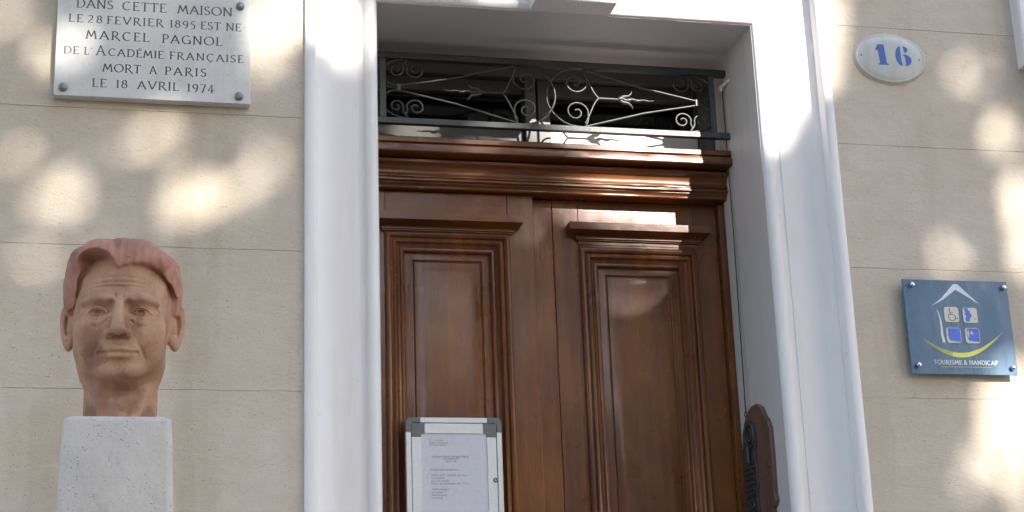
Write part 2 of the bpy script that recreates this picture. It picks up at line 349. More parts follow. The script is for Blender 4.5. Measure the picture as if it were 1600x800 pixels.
# ------------------------------------------------------------ house wall with incised courses
wall = thing('house_wall', 'beige rendered house wall with thin horizontal joints around the white doorway', 'wall', (1.2, 0, 0))
bx('wall_core', 'wall_render', wall, -4, .419, .0020, .4, 0, 6.5, 0)
bx('wall_core', 'wall_render', wall, 2.0475, 7, .00201, .4, 0, 6.5, 0)
bx('wall_core', 'wall_render', wall, .419, 2.0475, .00202, .4, 4.04, 6.5, 0)
bx('wall_core', 'wall_render', wall, .419, 2.0475, .00202, .4, 0, .96, 0)
def course(x0, x1, z0, z1):
    g = .0003; c = .0014; y0 = .0; y1 = .0024
    x0 += 0; z0 += g; z1 -= g
    m = MB(); n = 60; rings = []
    # slightly uneven arrises: front face edge wobbles by a millimetre
    random.seed(int(z0 * 1000) + int(x0 * 10))
    def row(z, y, wob):
        return [(x0 + (x1 - x0) * i / n, y, z + random.uniform(-wob, wob)) for i in range(n + 1)]
    rows = [row(z0, y1, 0), row(z0 + .0006, y0 + c, .0005), row(z0 + c * .6, y0, .0010), row(z1 - c * .6, y0, .0010), row(z1 - .0006, y0 + c, .0005), row(z1, y1, 0)]
    m.loft(rows, closed=False, caps=False)
    return m.build('stone_course', 'wall_render', wall)
JZ = [-.165, .231, .628, 1.024, 1.421, 1.817, 2.214, 2.6105, 3.009, 3.4065, 3.806, 4.203, 4.6]
for a, b in zip(JZ[:-1], JZ[1:]):
    course(-4, .4195, a, b); course(2.047, 7, a, b)
course(.4195, 2.047, 4.203, 4.6); course(.4195, 2.047, 4.038, 4.203)
mt = bx('wall_top_course', 'wall_render', wall, -4, 7, .0, .0026, 4.603, 6.5, 0)

# ------------------------------------------------------------ white moulded door surround
XF[0] = DOOR
X0, X1, ZS, ZB = .624, 1.786, 3.768, .99
sur = thing('door_surround', 'white painted moulded stone surround framing the wooden double door', 'door surround', (1.205, 0, ZB))
PROF = [(0, .40), (0, -.044), (.003, -.050), (.010, -.056), (.020, -.0585), (.031, -.055), (.0355, -.049), (.0375, -.0425), (.041, -.041), (.055, -.0410), (.0565, -.0435), (.088, -.0440), (.094, -.0442), (.105, -.0448), (.125, -.048), (.150, -.057), (.170, -.069), (.179, -.078), (.1815, -.078), (.1835, -.113), (.187, -.1165), (.210, -.1165), (.2135, -.113), (.2135, .02)]
def strip(kind, z0=ZB):
    rings = []
    if kind == 'L': A = [(X0 - d, y, z0) for d, y in PROF]; B = [(X0 - d, y, ZS + d) for d, y in PROF]
    if kind == 'R': A = [(X1 + d, y, z0) for d, y in PROF]; B = [(X1 + d, y, ZS + d) for d, y in PROF]
    if kind == 'T': A = [(X0 - d, y, ZS + d) for d, y in PROF]; B = [(X1 + d, y, ZS + d) for d, y in PROF]
    n = 70; rs = []
    for i in range(n + 1):
        t = i / n; r = []
        for k, ((ax, ay, az), (bx_, by, bz)) in enumerate(zip(A, B)):
            w = (.0010 * math.sin(t * 37 + k * .5 + len(kind)) + .0008 * math.sin(t * 91 + k * 1.7)) if 2 <= k < len(PROF) - 1 else 0
            r.append((ax + (bx_ - ax) * t, ay + w * .5, az + (bz - az) * t))
        rs.append(r)
    return rs
MB().loft(strip('L')).build('jamb', 'white_paint', sur, smooth=50)
MB().loft(strip('R')).build('jamb', 'white_paint', sur, smooth=50)
MB().loft(strip('T')).build('lintel', 'white_paint', sur, smooth=50)
bx('reveal_lining', 'reveal_tone', sur, X0 - .001, X0 + .002, -.0405, .3045, ZB, ZS, 0)  # thin covering over reveal and soffit, in a darker tone than the surround
bx('reveal_lining', 'reveal_tone', sur, X1 - .002, X1 + .001, -.0405, .3045, ZB, ZS, 0)
bx('soffit_lining', 'reveal_tone', sur, X0 + .002, X1 - .002, -.0405, .334, ZS - .002, ZS + .001, 0)
kb = [(1.085, -.131), (1.334, -.131), (1.334, -.047), (1.085, -.047)]
MB().loft([[(x, y, 3.7668) for x, y in kb], [((x - 1.2115) * 1.32 + 1.2115, y * 1.15, 4.12) for x, y in kb]]).build('keystone', 'white_paint', sur, bevel=.004)
# neighbouring opening at the right edge
XF[0] = None
nb = thing('window_surround', 'edge of white painted window surround at the far upper right of the wall', 'window surround', (3.3, 0, 3.69))
MB().loft([[(2.702, .02, z), (2.702, -.045, z), (2.708, -.05, z), (2.86, -.05, z), (2.866, -.045, z), (2.866, .02, z)] for z in (3.69, 5.4)]).build('side_trim', 'white_paint', nb)
MB().loft([[(x, .02, 3.60), (x, -.09, 3.60), (x, -.09, 3.685), (x, -.06, 3.6895), (x, .02, 3.6895)] for x in (2.73, 4.2)]).build('sill', 'white_paint', nb)
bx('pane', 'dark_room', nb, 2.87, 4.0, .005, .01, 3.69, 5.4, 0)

XF[0] = DOOR
# ------------------------------------------------------------ timber door frame with cornice
fr_ = thing('door_frame', 'dark wooden door frame with a moulded transom cornice above both leaves', 'door frame', (1.205, .3, ZB))
bx('post', 'door_wood_vertical', fr_, .6265, .652, .305, .38, ZB, 3.30, .002)
bx('post', 'door_wood_vertical', fr_, 1.763, 1.7835, .305, .38, ZB, 3.30, .002)
def hprofile(name, prof, x0, x1, mat='door_wood_horizontal', sm=35):
    """profile points (y,z) front, closed to the back"""
    rings = [[(x0 + (x1 - x0) * i / 20, y + .0006 * math.sin(i * 1.3 + k), z) for k, (y, z) in enumerate(prof)] for i in range(21)]
    return MB().loft(rings).build(name, mat, fr_, smooth=sm)
XL, XR = .6268, 1.7832
hprofile('cornice_crown', [(.42, 3.447), (.206, 3.447), (.203, 3.444), (.203, 3.430), (.207, 3.4275), (.210, 3.427), (.210, 3.4235), (.200, 3.422), (.198, 3.419), (.198, 3.400), (.201, 3.397), (.262, 3.395), (.262, 3.3902), (.42, 3.3902)], XL, XR)
cove = [(.42, 3.390), (.244, 3.390), (.240, 3.387), (.240, 3.379), (.243, 3.376)] + [(.2455 + .022 * (1 - math.cos(a)) * .9, 3.374 - .032 * math.sin(a) ) for a in [i * math.pi / 2 / 6 for i in range(0, 7)]]
cove = [(.42, 3.390), (.245, 3.390), (.241, 3.387), (.241, 3.380), (.244, 3.377), (.250, 3.375), (.257, 3.370), (.261, 3.362), (.2625, 3.353), (.261, 3.345), (.257, 3.340), (.257, 3.3375), (.262, 3.3365), (.262, 3.334), (.258, 3.3325), (.255, 3.330), (.255, 3.326), (.258, 3.3235), (.264, 3.3225), (.264, 3.320), (.266, 3.318), (.270, 3.316), (.273, 3.312), (.273, 3.308), (.276, 3.305), (.42, 3.305)]
hprofile('cornice_cove', cove, XL, XR)

# ------------------------------------------------------------ door leaves
def leaf(label, fx0, fx1, fy, px0, px1, ptop, hx0, hx1, htop, extra):
    zb = ZB + .008; zt = 3.3035
    d = thing('door_leaf', label, 'door leaf', ((fx0 + fx1) / 2, fy, zb), 'leaves of the wooden double door')
    pb = 1.95; mid0 = 1.83
    V, H = 'door_wood_vertical', 'door_wood_horizontal'
    bx('stile', V, d, fx0, px0 + .001, fy, fy + .045, zb, zt, .0015); bx('stile', V, d, px1 - .001, fx1, fy, fy + .045, zb, zt, .0015)
    g = .0006
    bx('rail', H, d, px0 + .001 + g, px1 - .001 - g, fy + .0006, fy + .044, ptop - .004, zt - .0005, .0008)
    bx('rail', H, d, px0 + .001 + g, px1 - .001 - g, fy + .0006, fy + .044, mid0, pb + .004, .0008)
    bx('rail', H, d, px0 + .001 + g, px1 - .001 - g, fy + .0006, fy + .044, zb, zb + .17, .0008)
    prof = [(-.002, .002), (-.002, -.012), (.002, -.017), (.007, -.0185), (.012, -.016), (.0155, -.010), (.018, -.005), (.020, -.005), (.0205, -.010), (.025, -.0125), (.030, -.011), (.034, -.004), (.040, .003), (.046, .006), (.047, .003), (.051, .0015), (.055, .003), (.058, .008), (.0595, .016), (.064, .017)]
    for (a, b, zt_, zb_) in ((px0, px1, ptop, pb), (px0, px1, mid0, zb + .175)):
        rings = [[(a + s_, fy + y, zb_ + s_), (b - s_, fy + y, zb_ + s_), (b - s_, fy + y, zt_ - s_), (a + s_, fy + y, zt_ - s_)] for s_, y in prof]
        MB().loft(rings, True, False).build('panel_moulding', V, d, smooth=38)
        p = [(.060, .0175), (.082, .0125), (.0825, .0165), (.086, .0175), (.090, .0135), (.098, .0115), (.12, .011)]
        rr = [[(a + s_, fy + y, zb_ + s_), (b - s_, fy + y, zb_ + s_), (b - s_, fy + y, zt_ - s_ * .98), (a + s_, fy + y, zt_ - s_ * .98)] for s_, y in p]
        m = MB().loft(rr, True, False); m.add(rr[-1], [(0, 1, 2, 3)])
        m.build('panel', V, d, smooth=20)
    # drip hood over the panel
    b0, b1 = px0, px1; P = hx1 - px1
    lev = [(htop + .004, .0), (htop, P * .93), (htop - .001, P), (htop - .024, P), (htop - .026, P * .93), (htop - .030, P * .60), (htop - .037, P * .34), (htop - .0405, P * .30), (htop - .041, P * .36), (htop - .0445, P * .36), (htop - .045, P * .24), (htop - .0485, P * .24), (htop - .049, .004), (htop - .060, .004)]
    k = .052 / P
    rings = [[(b0 - p_, fy + .01, z), (b0 - p_, fy - p_ * k - .001, z), (b1 + p_, fy - p_ * k - .001, z), (b1 + p_, fy + .01, z)] for z, p_ in lev]
    MB().loft(rings).build('hood_moulding', H, d, smooth=25)
    bx('frieze_strip', H, d, b0 + .001, b1 - .001, fy - .004, fy + .01, ptop + .004, htop - .0605, .0008)
    if extra: bx('rebate_strip', V, d, fx1 - .01, fx1 + .13, .378, .386, zb, zt - .001, 0)
    for (a, b, y0_, y1_) in extra: bx('astragal', V, d, a, b, y0_, y1_, zb, zt - .001, .003)
    return d
leaf('left leaf of the brown varnished double door, carrying the white notice case', .653, 1.155, .300, .692, 1.073, 3.170, .655, 1.112, 3.222, [(1.1555, 1.2225, .331, .350)])
leaf('right leaf of the brown varnished double door, nearest the bell plate', 1.2240, 1.762, .332, 1.306, 1.686, 3.148, 1.262, 1.726, 3.219, [])

# ------------------------------------------------------------ transom window behind the grille
tw = thing('transom_window', 'grey framed two pane fanlight window behind the iron grille over the door', 'window', (1.205, .37, 3.45))
G = 'grey_window_paint'
bx('frame_head', G, tw, .6268, 1.7832, .335, .41, 3.715, 3.80, .003)
bx('frame_side', G, tw, .6268, .668, .345, .41, 3.448, 3.715, .003); bx('frame_side', G, tw, 1.735, 1.7832, .345, .41, 3.448, 3.715, .003)
bx('mullion', G, tw, 1.152, 1.188, .335, .41, 3.448, 3.715, .003); bx('mullion', G, tw, 1.196, 1.236, .345, .409, 3.448, 3.715, .003)
for a, b in ((.67, 1.15), (1.238, 1.733)):
    bx('top_rail', G, tw, a, b, .362, .40, 3.668, 3.713, .003)
    bx('pane', 'window_glass', tw, a, b, .385, .389, 3.546, 3.668, 0)
bx('bottom_rail', 'grey_window_paint', tw, .67, 1.15, .362, .40, 3.448, 3.546, .003)  # shade on this off-white rail is painted in as dark grey
bx('bottom_rail', 'pale_window_paint', tw, 1.19, 1.733, .362, .40, 3.448, 3.546, .003)
rm = thing('dark_hallway', 'unlit hallway seen through the fanlight glass above the door', 'room', (1.2, 1.2, 3.4))
bx('back_wall', 'dark_room', rm, .3, 2.1, 1.9, 1.95, 2.6, 4.4, 0); bx('ceiling', 'dark_room', rm, .3, 2.1, .42, 1.9, 4.35, 4.4, 0)
bx('side_wall', 'dark_room', rm, .25, .3, .42, 1.95, 2.6, 4.4, 0); bx('side_wall', 'dark_room', rm, 2.1, 2.15, .42, 1.95, 2.6, 4.4, 0)
bx('floor', 'dark_room', rm, .3, 2.1, .42, 1.9, 2.6, 2.65, 0)
MB().box(.3, .56, .4, .42, 2.6, 4.4).box(1.84, 2.1, .4, .42, 2.6, 4.4).box(.56, 1.84, .4, .42, 3.79, 4.4).build('front_wall', 'dark_room', rm)

# ------------------------------------------------------------ wrought iron grille
gr = thing('iron_grille', 'black wrought iron fanlight grille with scrolls and two spear buds over the door', 'grille', (1.205, .21, 3.485))
IY = .210; CX = 1.205; ZM = 3.604
bx('top_rail', 'black_iron', gr, .626, 1.784, .199, .221, 3.699, 3.720, .0015)
bx('bottom_rail', 'black_iron', gr, .626, 1.784, .200, .220, 3.486, 3.505, .0015)
for s in (-1, 1): bx('post', 'black_iron', gr, CX + s * .528 - .010, CX + s * .528 + .010, .201, .219, 3.5052, 3.6988, .0015)
def tubeobj(name, pts, r, parent=gr, mat='black_iron', n=8, sm=60):
    return MB().tube(pts, r, n).build(name, mat, parent, smooth=sm)
def spiral(cx, cz, r0, r1, a0, turns, n=36, y=IY):
    """spiral from radius r0 to r1"""
    return [(cx + (r0 + (r1 - r0) * (i / n) ** .8) * math.cos(R(a0 + turns * 360 * i / n)), y, cz + (r0 + (r1 - r0) * (i / n) ** .8) * math.sin(R(a0 + turns * 360 * i / n))) for i in range(n + 1)]
def bez(p0, p1, p2, p3, n=14, y=IY):
    o = []
    for i in range(n + 1):
        t = i / n; a = (1 - t) ** 3; b = 3 * t * (1 - t) ** 2; c = 3 * t * t * (1 - t); d = t ** 3
        o.append((a * p0[0] + b * p1[0] + c * p2[0] + d * p3[0], y, a * p0[1] + b * p1[1] + c * p2[1] + d * p3[1]))
    return o
def mir(pts, sx, sz):
    """pts are offsets (dx from centre, y, dz from midline)"""
    return [(CX + sx * dx, y, ZM + sz * dz) for dx, y, dz in pts]
BT = .0038
for sx in (-1, 1):
    for sz in (-1, 1):
        # big C round the collar at the outer end: from the rail, round to the collar, then straight to the centre foot
        outer = bez((-.445, -.098), (-.500, -.098), (-.532, -.070), (-.530, -.045)) + bez((-.530, -.045), (-.525, -.012), (-.495, -.007), (-.478, -.007))[1:]
        tubeobj('outer_curve', mir([(-dx, y, dz) for dx, y, dz in outer], sx, -sz), BT)
        tubeobj('diagonal_bar', mir([(.478, IY, .007), (.30, IY, .043), (.105, IY, .0975)], sx, sz), BT * .95)
        # centre vesica arc: from the far side of the centre to the foot of the diagonal, then scroll
        arcc = bez((-.013, .0), (-.013, .030), (.002, .050), (.012, .062), y=IY + (.004 if sx > 0 else -.004)) + bez((.012, .062), (.03, .085), (.055, .0975), (.085, .0975))[1:]
        tubeobj('centre_arc', mir(arcc, sx, sz), BT)
        scr = [(.153, -.001), ]
        st_ = bez((.153, .002), (.135, .018), (.128, .05), (.108, .085))
        tubeobj('fork_arm', mir(st_, sx, sz), BT * .85)
        sp = spiral(.072, .050, .0335, .006, -60 if True else 0, 1.45)
        sp = [(x, y, z) for x, y, z in sp]
        lead = bez((.112, .088), (.128, .060), (.118, .030), (.0888, .021))
        # scroll: leaves the foot, rises on the outside and curls inward
        cc = [( .075 + (.036 - .030 * (i / 44) ** .85) * math.cos(R(-5 - 0 + 0)) * 0, 0, 0) for i in range(1)]
        pts = [(.110, IY, .092), (.116, IY, .080), (.118, IY, .066)]
        pts += [(.080 + (.038 - .031 * (i / 40)) * math.cos(R(-10 - 470 * i / 40)), IY, .050 + (.038 - .031 * (i / 40)) * math.sin(R(-10 - 470 * i / 40)) * .95) for i in range(41)]
        tubeobj('scroll', mir(pts, sx, sz), BT * .8)
        # twin S scrolls at the outer end
        p1 = [(.452, IY, .093), (.462, IY, .082), (.466, IY, .070)]
        p1 += [(.4865 + (.0215 - .016 * (i / 36)) * math.cos(R(180 - 0 + 430 * i / 36)), IY, .060 + (.0215 - .016 * (i / 36)) * math.sin(R(180 + 430 * i / 36))) for i in range(37)]
        tubeobj('small_scroll', mir(p1, sx, sz), [BT * .85] * len(p1))
        p2 = [(.458, IY, .086), (.452, IY, .070)] + [(.426 + (.029 - .023 * (i / 38)) * math.cos(R(-8 - 500 * i / 38)), IY, .062 + (.029 - .023 * (i / 38)) * math.sin(R(-8 - 500 * i / 38)) * .95) for i in range(39)]
        tubeobj('small_scroll', mir(p2, sx, sz), BT * .85)
    # shaft, bud and twisted spear tip on the midline
    tubeobj('shaft', mir([(.150, IY, 0), (.19, IY, .0), (.222, IY, .0)], sx, 1), BT)
    m = MB()
    for dz in (-1, 1):
        m.tube(mir([(.218, IY, .0), (.235, IY, dz * .010), (.252, IY, dz * .012), (.262, IY, dz * .022), (.264, IY, dz * .030)], sx, 1), [.004, .0065, .0045, .003, .0012], 8)
    m.build('bud', 'black_iron', gr, smooth=60)
    tip = [(.22 + .115 * i / 16, IY + .0, .0035 * math.sin(i * 1.25) * (1 - i / 20)) for i in range(17)]
    tubeobj('spear_tip', mir(tip, sx, 1), [(.0075 - .0062 * (i / 16)) * (1 + .25 * math.sin(i * 1.6)) for i in range(17)])
    bx('collar', 'black_iron', gr, CX + sx * .478 - .006, CX + sx * .478 + .006, IY - .007, IY + .007, ZM - .0115, ZM + .0115, .001)

XF[0] = None

# ------------------------------------------------------------ marble memorial plaque
pq = thing('memorial_plaque', 'white marble plaque engraved with six lines of capitals, bolted to the left wall', 'plaque', (-.006, 0, 3.428))
bx('slab', 'white_marble', pq, -.272, .264, -.034, -.001, 3.428, 3.80, .0015)
for x, z in ((-.247, 3.451), (.233, 3.4495), (.233, 3.728), (-.247, 3.729)):
    MB().disc((x, z), .0122, -.038, -.030, 20, dome=.006).build('screw', 'screw_metal', pq, smooth=50)
LY = -.0343
LN = [[('DANS', -.222, -.121), ('CETTE', -.097, .026), ('MAISON', .056, .211), 3.6955, .0255],
      [('LE', -.241, -.202), ('28', -.189, -.149), ('FEVRIER', -.137, .019), ('1895', .037, .108), ('EST', .122, .179), ('NE', .193, .236), 3.6505, .0225],
      [('MARCEL', -.193, -.019), ('PAGNOL', .016, .184), 3.602, .025],
      [('DE', -.251, -.209), ('L', -.195, -.180), ("'", -.178, -.170), ('CADÉMIE', -.130, .022), ('FRANÇAISE', .038, .244), 3.5535, .0215],
      [('MORT', -.144, -.039), ('A', -.016, .005), ('PARIS', .026, .141), 3.505, .0235],
      [('LE', -.170, -.131), ('18', -.105, -.074), ('AVRIL', -.048, .066), ('1974', .089, .163), 3.458, .0235]]
for ln in LN:
    for w, a, b in ln[:-2]: lettering(MB(), w, a, b, ln[-2], ln[-1], LY, .135, .065).build('inscribed_word', 'engraved_grey', pq)
    if ln[0][0] == 'DE': lettering(MB(), 'A', -.163, -.133, ln[-2], .0295, LY, .12, .06).build('inscribed_word', 'engraved_grey', pq)

# ------------------------------------------------------------ oval house number
nm = thing('house_number', 'white enamel oval number plate with blue 16 on the right wall', 'number plate', (2.256, 0, 3.699))
ov = MB(); N = 64
def oval(k, y): return [(2.256 + .1185 * k * math.cos(2 * math.pi * i / N) * (1 + .006 * math.sin(3 * i * 2 * math.pi / N)), y, 3.699 + .083 * k * math.sin(2 * math.pi * i / N)) for i in range(N)]
ov.loft([oval(1, .004), oval(1, -.007), oval(.985, -.0092), oval(.95, -.0100), oval(.93, -.0094), oval(.90, -.0108), oval(.7, -.0128), oval(.4, -.0138), oval(.1, -.0140)]); ov.build('plate', 'enamel', nm, smooth=70)
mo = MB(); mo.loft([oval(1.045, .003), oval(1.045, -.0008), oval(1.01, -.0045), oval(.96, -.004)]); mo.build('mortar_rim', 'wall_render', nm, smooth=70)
def nz(pts):   # zoom units -> metres about the plate centre
    return [(2.256 + (x - 622) / 6.667 * .00219 * 1.0 + .0, 3.7005 - (y - (395 + (x - 622) * .045)) / 6.667 * .00215) for x, y in pts]
MB().poly(nz([(492, 262), (556, 262), (568, 400), (572, 462), (590, 466), (590, 478), (487, 474), (487, 464), (505, 460), (500, 400), (493, 318), (470, 322), (470, 304), (484, 288)]), -.0146, .002).build('digit', 'enamel_blue', nm)
s6 = MB()
s6.poly(nz([(722, 278), (700, 288), (682, 312), (671, 350), (668, 385), (675, 425), (690, 458), (712, 480), (736, 486), (728, 440), (724, 380), (724, 320), (727, 285)]), -.0146, .002)
s6.poly(nz([(752, 282), (775, 284), (797, 300), (800, 325), (786, 344), (768, 342), (760, 325), (764, 305)]), -.0146, .002)
s6.poly(nz([(750, 366), (778, 368), (806, 380), (828, 405), (831, 435), (818, 465), (795, 484), (768, 489), (770, 450), (768, 400)]), -.0146, .002)
s6.build('digit', 'enamel_blue', nm)
for x in (2.157, 2.352): MB().disc((x, 3.703 if x < 2.2 else 3.697), .0028, -.0115, -.008, 12).build('nail_hole', 'tile_ink', nm)

# ------------------------------------------------------------ blue accessibility sign
sg = thing('accessibility_sign', 'square blue glossy sign with white roof mark, yellow smile and four tiles', 'sign', (2.375, 0, 2.678))
bx('panel', 'sign_blue', sg, 2.204, 2.547, -.030, -.024, 2.678, 2.969, .001)
for x, z in ((2.231, 2.950), (2.532, 2.949), (2.225, 2.704), (2.530, 2.700)):
    m = MB().disc((x, z), .0075, -.040, -.030, 20, dome=.003); m.build('screw', 'chrome', sg, smooth=50)
    MB().disc((x, z), .006, -.0241, -.001, 16).build('standoff', 'chrome', sg, smooth=50)
SY = -.0306
def ribbon(mb, pts, w, mat=None):
    n = len(pts); L = []; Q = []
    for i, (x, z) in enumerate(pts):
        a = pts[max(i - 1, 0)]; b = pts[min(i + 1, n - 1)]; dx, dz = b[0] - a[0], b[1] - a[1]; m_ = math.hypot(dx, dz)
        ww = w[i] / 2; L.append((x - dz / m_ * ww, z + dx / m_ * ww)); Q.append((x + dz / m_ * ww, z - dx / m_ * ww))
    return mb.add([(x, SY, z) for x, z in L + Q], [(i, i + 1, n + i + 1, n + i) for i in range(n - 1)], mat)
rf = MB(); rf.add([(x, SY, z) for x, z in [(2.285, 2.884), (2.325, 2.912), (2.368, 2.957), (2.382, 2.957), (2.415, 2.925), (2.450, 2.893), (2.415, 2.916), (2.374, 2.939), (2.330, 2.908)]], [(0, 1, 8), (1, 2, 7, 8), (2, 3, 6, 7), (3, 4, 6), (4, 5, 6)])
rf.build('roof_mark', 'sign_white', sg)
wl = MB(); ribbon(wl, [(2.304, 2.880), (2.3105, 2.862), (2.314, 2.840), (2.3145, 2.818), (2.314, 2.798), (2.318, 2.775)], [.0005, .0035, .0055, .0065, .007, .0085]); wl.build('wall_mark', 'sign_white', sg)
sm_ = MB(); P = []; Wd = []
for i in range(33):
    t = i / 32; x = 2.238 + t * .274; z = 2.796 - .066 * math.sin(math.pi * t) ** .92 + .014 * t; P.append((x, z)); Wd.append(.0008 + .0135 * math.sin(math.pi * t) ** 1.4)
ribbon(sm_, P[:13], Wd[:13], 'sign_olive'); ribbon(sm_, P[12:], Wd[12:], 'sign_yellow'); sm_.build('smile_mark', 'sign_yellow', sg)
T = .047
def tile(x, z, col):
    c = .005; a = T / 2
    return MB().poly([(x - a + c, z - a), (x + a - c, z - a), (x + a, z - a + c), (x + a, z + a - c), (x + a - c, z + a), (x - a + c, z + a), (x - a, z + a - c), (x - a, z - a + c)], -.0325, .0026).build('pictogram_tile', col, sg, bevel=.0004)
SYT = -.0328
def tr_(pts, x, z, w=.0024):
    m = MB(); q = [(x + (u - .5) * T, SYT, z + (v - .5) * T) for u, v in pts]; n = len(q)
    return q
t1 = tile(2.351, 2.861, 'tile_cream'); t2 = tile(2.412, 2.860, 'tile_cream'); t3 = tile(2.351, 2.797, 'tile_cream'); t4 = tile(2.412, 2.797, 'tile_cream')
def line(mb, pts, x, z, w=.0022):
    n = len(pts); L = []; Q = []
    for i, (u, v) in enumerate(pts):
        a = pts[max(i - 1, 0)]; b = pts[min(i + 1, n - 1)]; dx, dz = b[0] - a[0], b[1] - a[1]; m_ = math.hypot(dx, dz) or 1
        X = x + (u - .5) * T; Z = z + (v - .5) * T; L.append((X - dz / m_ * w / 2, SYT, Z + dx / m_ * w / 2)); Q.append((X + dz / m_ * w / 2, SYT, Z - dx / m_ * w / 2))
    mb.add(L + Q, [(i, i + 1, n + i + 1, n + i) for i in range(n - 1)])
m = MB(); line(m, [(.38, .80), (.42, .50), (.68, .48), (.80, .22), (.92, .26)], 2.351, 2.861); line(m, arc(.52, .34, .24, .24, 130, 375, 16), 2.351, 2.861); line(m, [(.34, .86), (.42, .86)], 2.351, 2.861, .004); line(m, [(.42, .62), (.6, .62)], 2.351, 2.861, .0016)
m.build('pictogram', 'tile_ink', t1, origin=(2.375, 0, 2.678)).parent = sg
def blob(pts, x, z, mat):
    return MB().poly([(x + (u - .5) * T, z + (v - .5) * T) for u, v in pts], -.0330, .0006).build('pictogram', mat, sg)
blob([(.08, .95), (.34, .97), (.42, .78), (.50, .82), (.50, .62), (.60, .52), (.60, .40), (.46, .34), (.44, .10), (.20, .08), (.12, .28), (.24, .40), (.10, .62), (.2, .7)], 2.412, 2.860, 'tile_blue')
blob([(.72, .2), (.9, .24), (.9, .27), (.72, .24)], 2.412, 2.861, 'tile_ink')
blob([(.14, .96), (.95, .96), (.97, .08), (.60, .10), (.20, .16), (.10, .50)], 2.351, 2.797, 'tile_blue')
blob([(.14, .96), (.96, .96), (.96, .10), (.60, .12), (.22, .17), (.14, .40)], 2.412, 2.797, 'tile_blue')
q = blob([(.40, .70), (.52, .62), (.56, .44), (.44, .50), (.34, .44)], 2.412, 2.802, 'tile_cream'); q.location.y -= .0006
q = blob([(.14, .74), (.24, .80), (.26, .40), (.20, .30)], 2.412, 2.799, 'tile_cream'); q.location.y -= .0006
m = MB(); 
lettering(m, 'TOURISME', 2.277, 2.368, 2.7085, .0125, SY, .18, .10); lettering(m, '&', 2.374, 2.386, 2.7085, .0125, SY, .22, .12); lettering(m, 'HANDICAP', 2.392, 2.484, 2.7085, .0125, SY, .22, .12)
m.build('lettering', 'sign_white', sg)
m = MB(); ribbon(m, [(2.30, 2.7005), (2.46, 2.7005)], [.0018, .0018]); m.build('underline', 'sign_olive', sg)

# ------------------------------------------------------------ notice case on the left leaf
XF[0] = DOOR
nc = thing('notice_case', 'white aluminium notice case with grey corners on the left door leaf', 'notice case', (.881, .27, 2.235))
BX0, BX1, BZ0, BZ1 = .739, 1.0225, 2.235, 2.593
def rrect(x0, x1, z0, z1, r, n=6):
    o = []
    for cx, cz, a in ((x1 - r, z0 + r, -90), (x1 - r, z1 - r, 0), (x0 + r, z1 - r, 90), (x0 + r, z0 + r, 180)):
        o += [(cx + r * math.cos(R(a + 90 * i / n)), cz + r * math.sin(R(a + 90 * i / n))) for i in range(n + 1)]
    return o
def ringframe(name, mat, o, i, y0, y1, parent=nc):
    """frame between two outlines of equal count"""
    n = len(o); rs = [[(x, y1, z) for x, z in o], [(x, y0 + .001, z) for x, z in o], [(x + (u - x) * .06, y0, z + (w - z) * .06) for (x, z), (u, w) in zip(o, i)], [(x, y0, z) for x, z in i], [(x, y1, z) for x, z in i]]
    return MB().loft(rs, True, False).build(name, mat, parent)
bx('back_box', 'aluminium', nc, BX0 + .004, BX1 - .004, .262, .281, BZ0 + .004, BZ1 - .004, .002)
ringframe('outer_frame', 'aluminium', rrect(BX0, BX1, BZ0, BZ1, .018), rrect(BX0 + .0145, BX1 - .0145, BZ0 + .0145, BZ1 - .0145, .006), .255, .275)
ringframe('case_door', 'aluminium', rrect(BX0 + .0165, BX1 - .0165, BZ0 + .0165, BZ1 - .0165, .005), rrect(BX0 + .044, BX1 - .044, BZ0 + .046, BZ1 - .046, .001), .2565, .276)
MB().box(BX0 + .013, BX1 - .013, .2605, .263, BZ0 + .013, BZ1 - .013).build('gasket', 'black_gap', nc)
bx('backing_sheet', 'paper', nc, BX0 + .040, BX1 - .040, .2598, .2604, BZ0 + .040, BZ1 - .040, 0)
for sx, sz in ((0, 1), (1, 1), (0, 0), (1, 0)):
    fx = (lambda d: BX0 + d) if sx == 0 else (lambda d: BX1 - d); fz = (lambda d: BZ1 - d) if sz else (lambda d: BZ0 + d)
    r = .018
    out = [(fx(-.0006), fz(.043))] + [(fx(r - (r + .0006) * math.cos(a)), fz(r - (r + .0006) * math.sin(a))) for a in [math.pi / 2 * i / 7 for i in range(8)]] + [(fx(.043), fz(-.0006)), (fx(.043), fz(.0148)), (fx(.0148), fz(.0148)), (fx(.0148), fz(.043))]
    MB().poly(out, .2538, .02).build('outer_corner_cap', 'grey_plastic', nc, bevel=.0006)
    inn = [(fx(.0162), fz(.0162)), (fx(.0555), fz(.0162)), (fx(.0555), fz(.0463)), (fx(.0443), fz(.0463)), (fx(.0443), fz(.0570)), (fx(.0162), fz(.0570))]
    MB().poly(inn, .2552, .02).build('inner_corner_cap', 'grey_plastic', nc, bevel=.0006)
MB().add([(BX0 + .0435, .2576, BZ0 + .0455), (BX1 - .0435, .2576, BZ0 + .0455), (BX1 - .0435, .2576, BZ1 - .0455), (BX0 + .0435, .2576, BZ1 - .0455)], [(0, 1, 2, 3)]).build('case_glass', 'clear_glass', nc)
m = MB().disc((1.000, 2.410), .0072, .2545, .2560, 20, mat='dark_metal'); m.disc((1.000, 2.410), .0048, .2530, .2546, 20, mat='chrome'); m.box(.9992, 1.0008, .2518, .2525, 2.407, 2.413, 'tile_ink'); m.build('lock', None, nc)
pp = thing('notice_sheet', 'white printed sheet with short grey text lines inside the notice case', 'sheet of paper', (.881, .2592, 2.285))
NX = 12
MB().loft([[(.782 + .197 * i / NX, .2593 - .0004 * math.sin(i * .9 + k), 2.285 + .258 * k / 6) for i in range(NX + 1)] for k in range(7)], False, False).build('page', 'paper', pp, smooth=True)
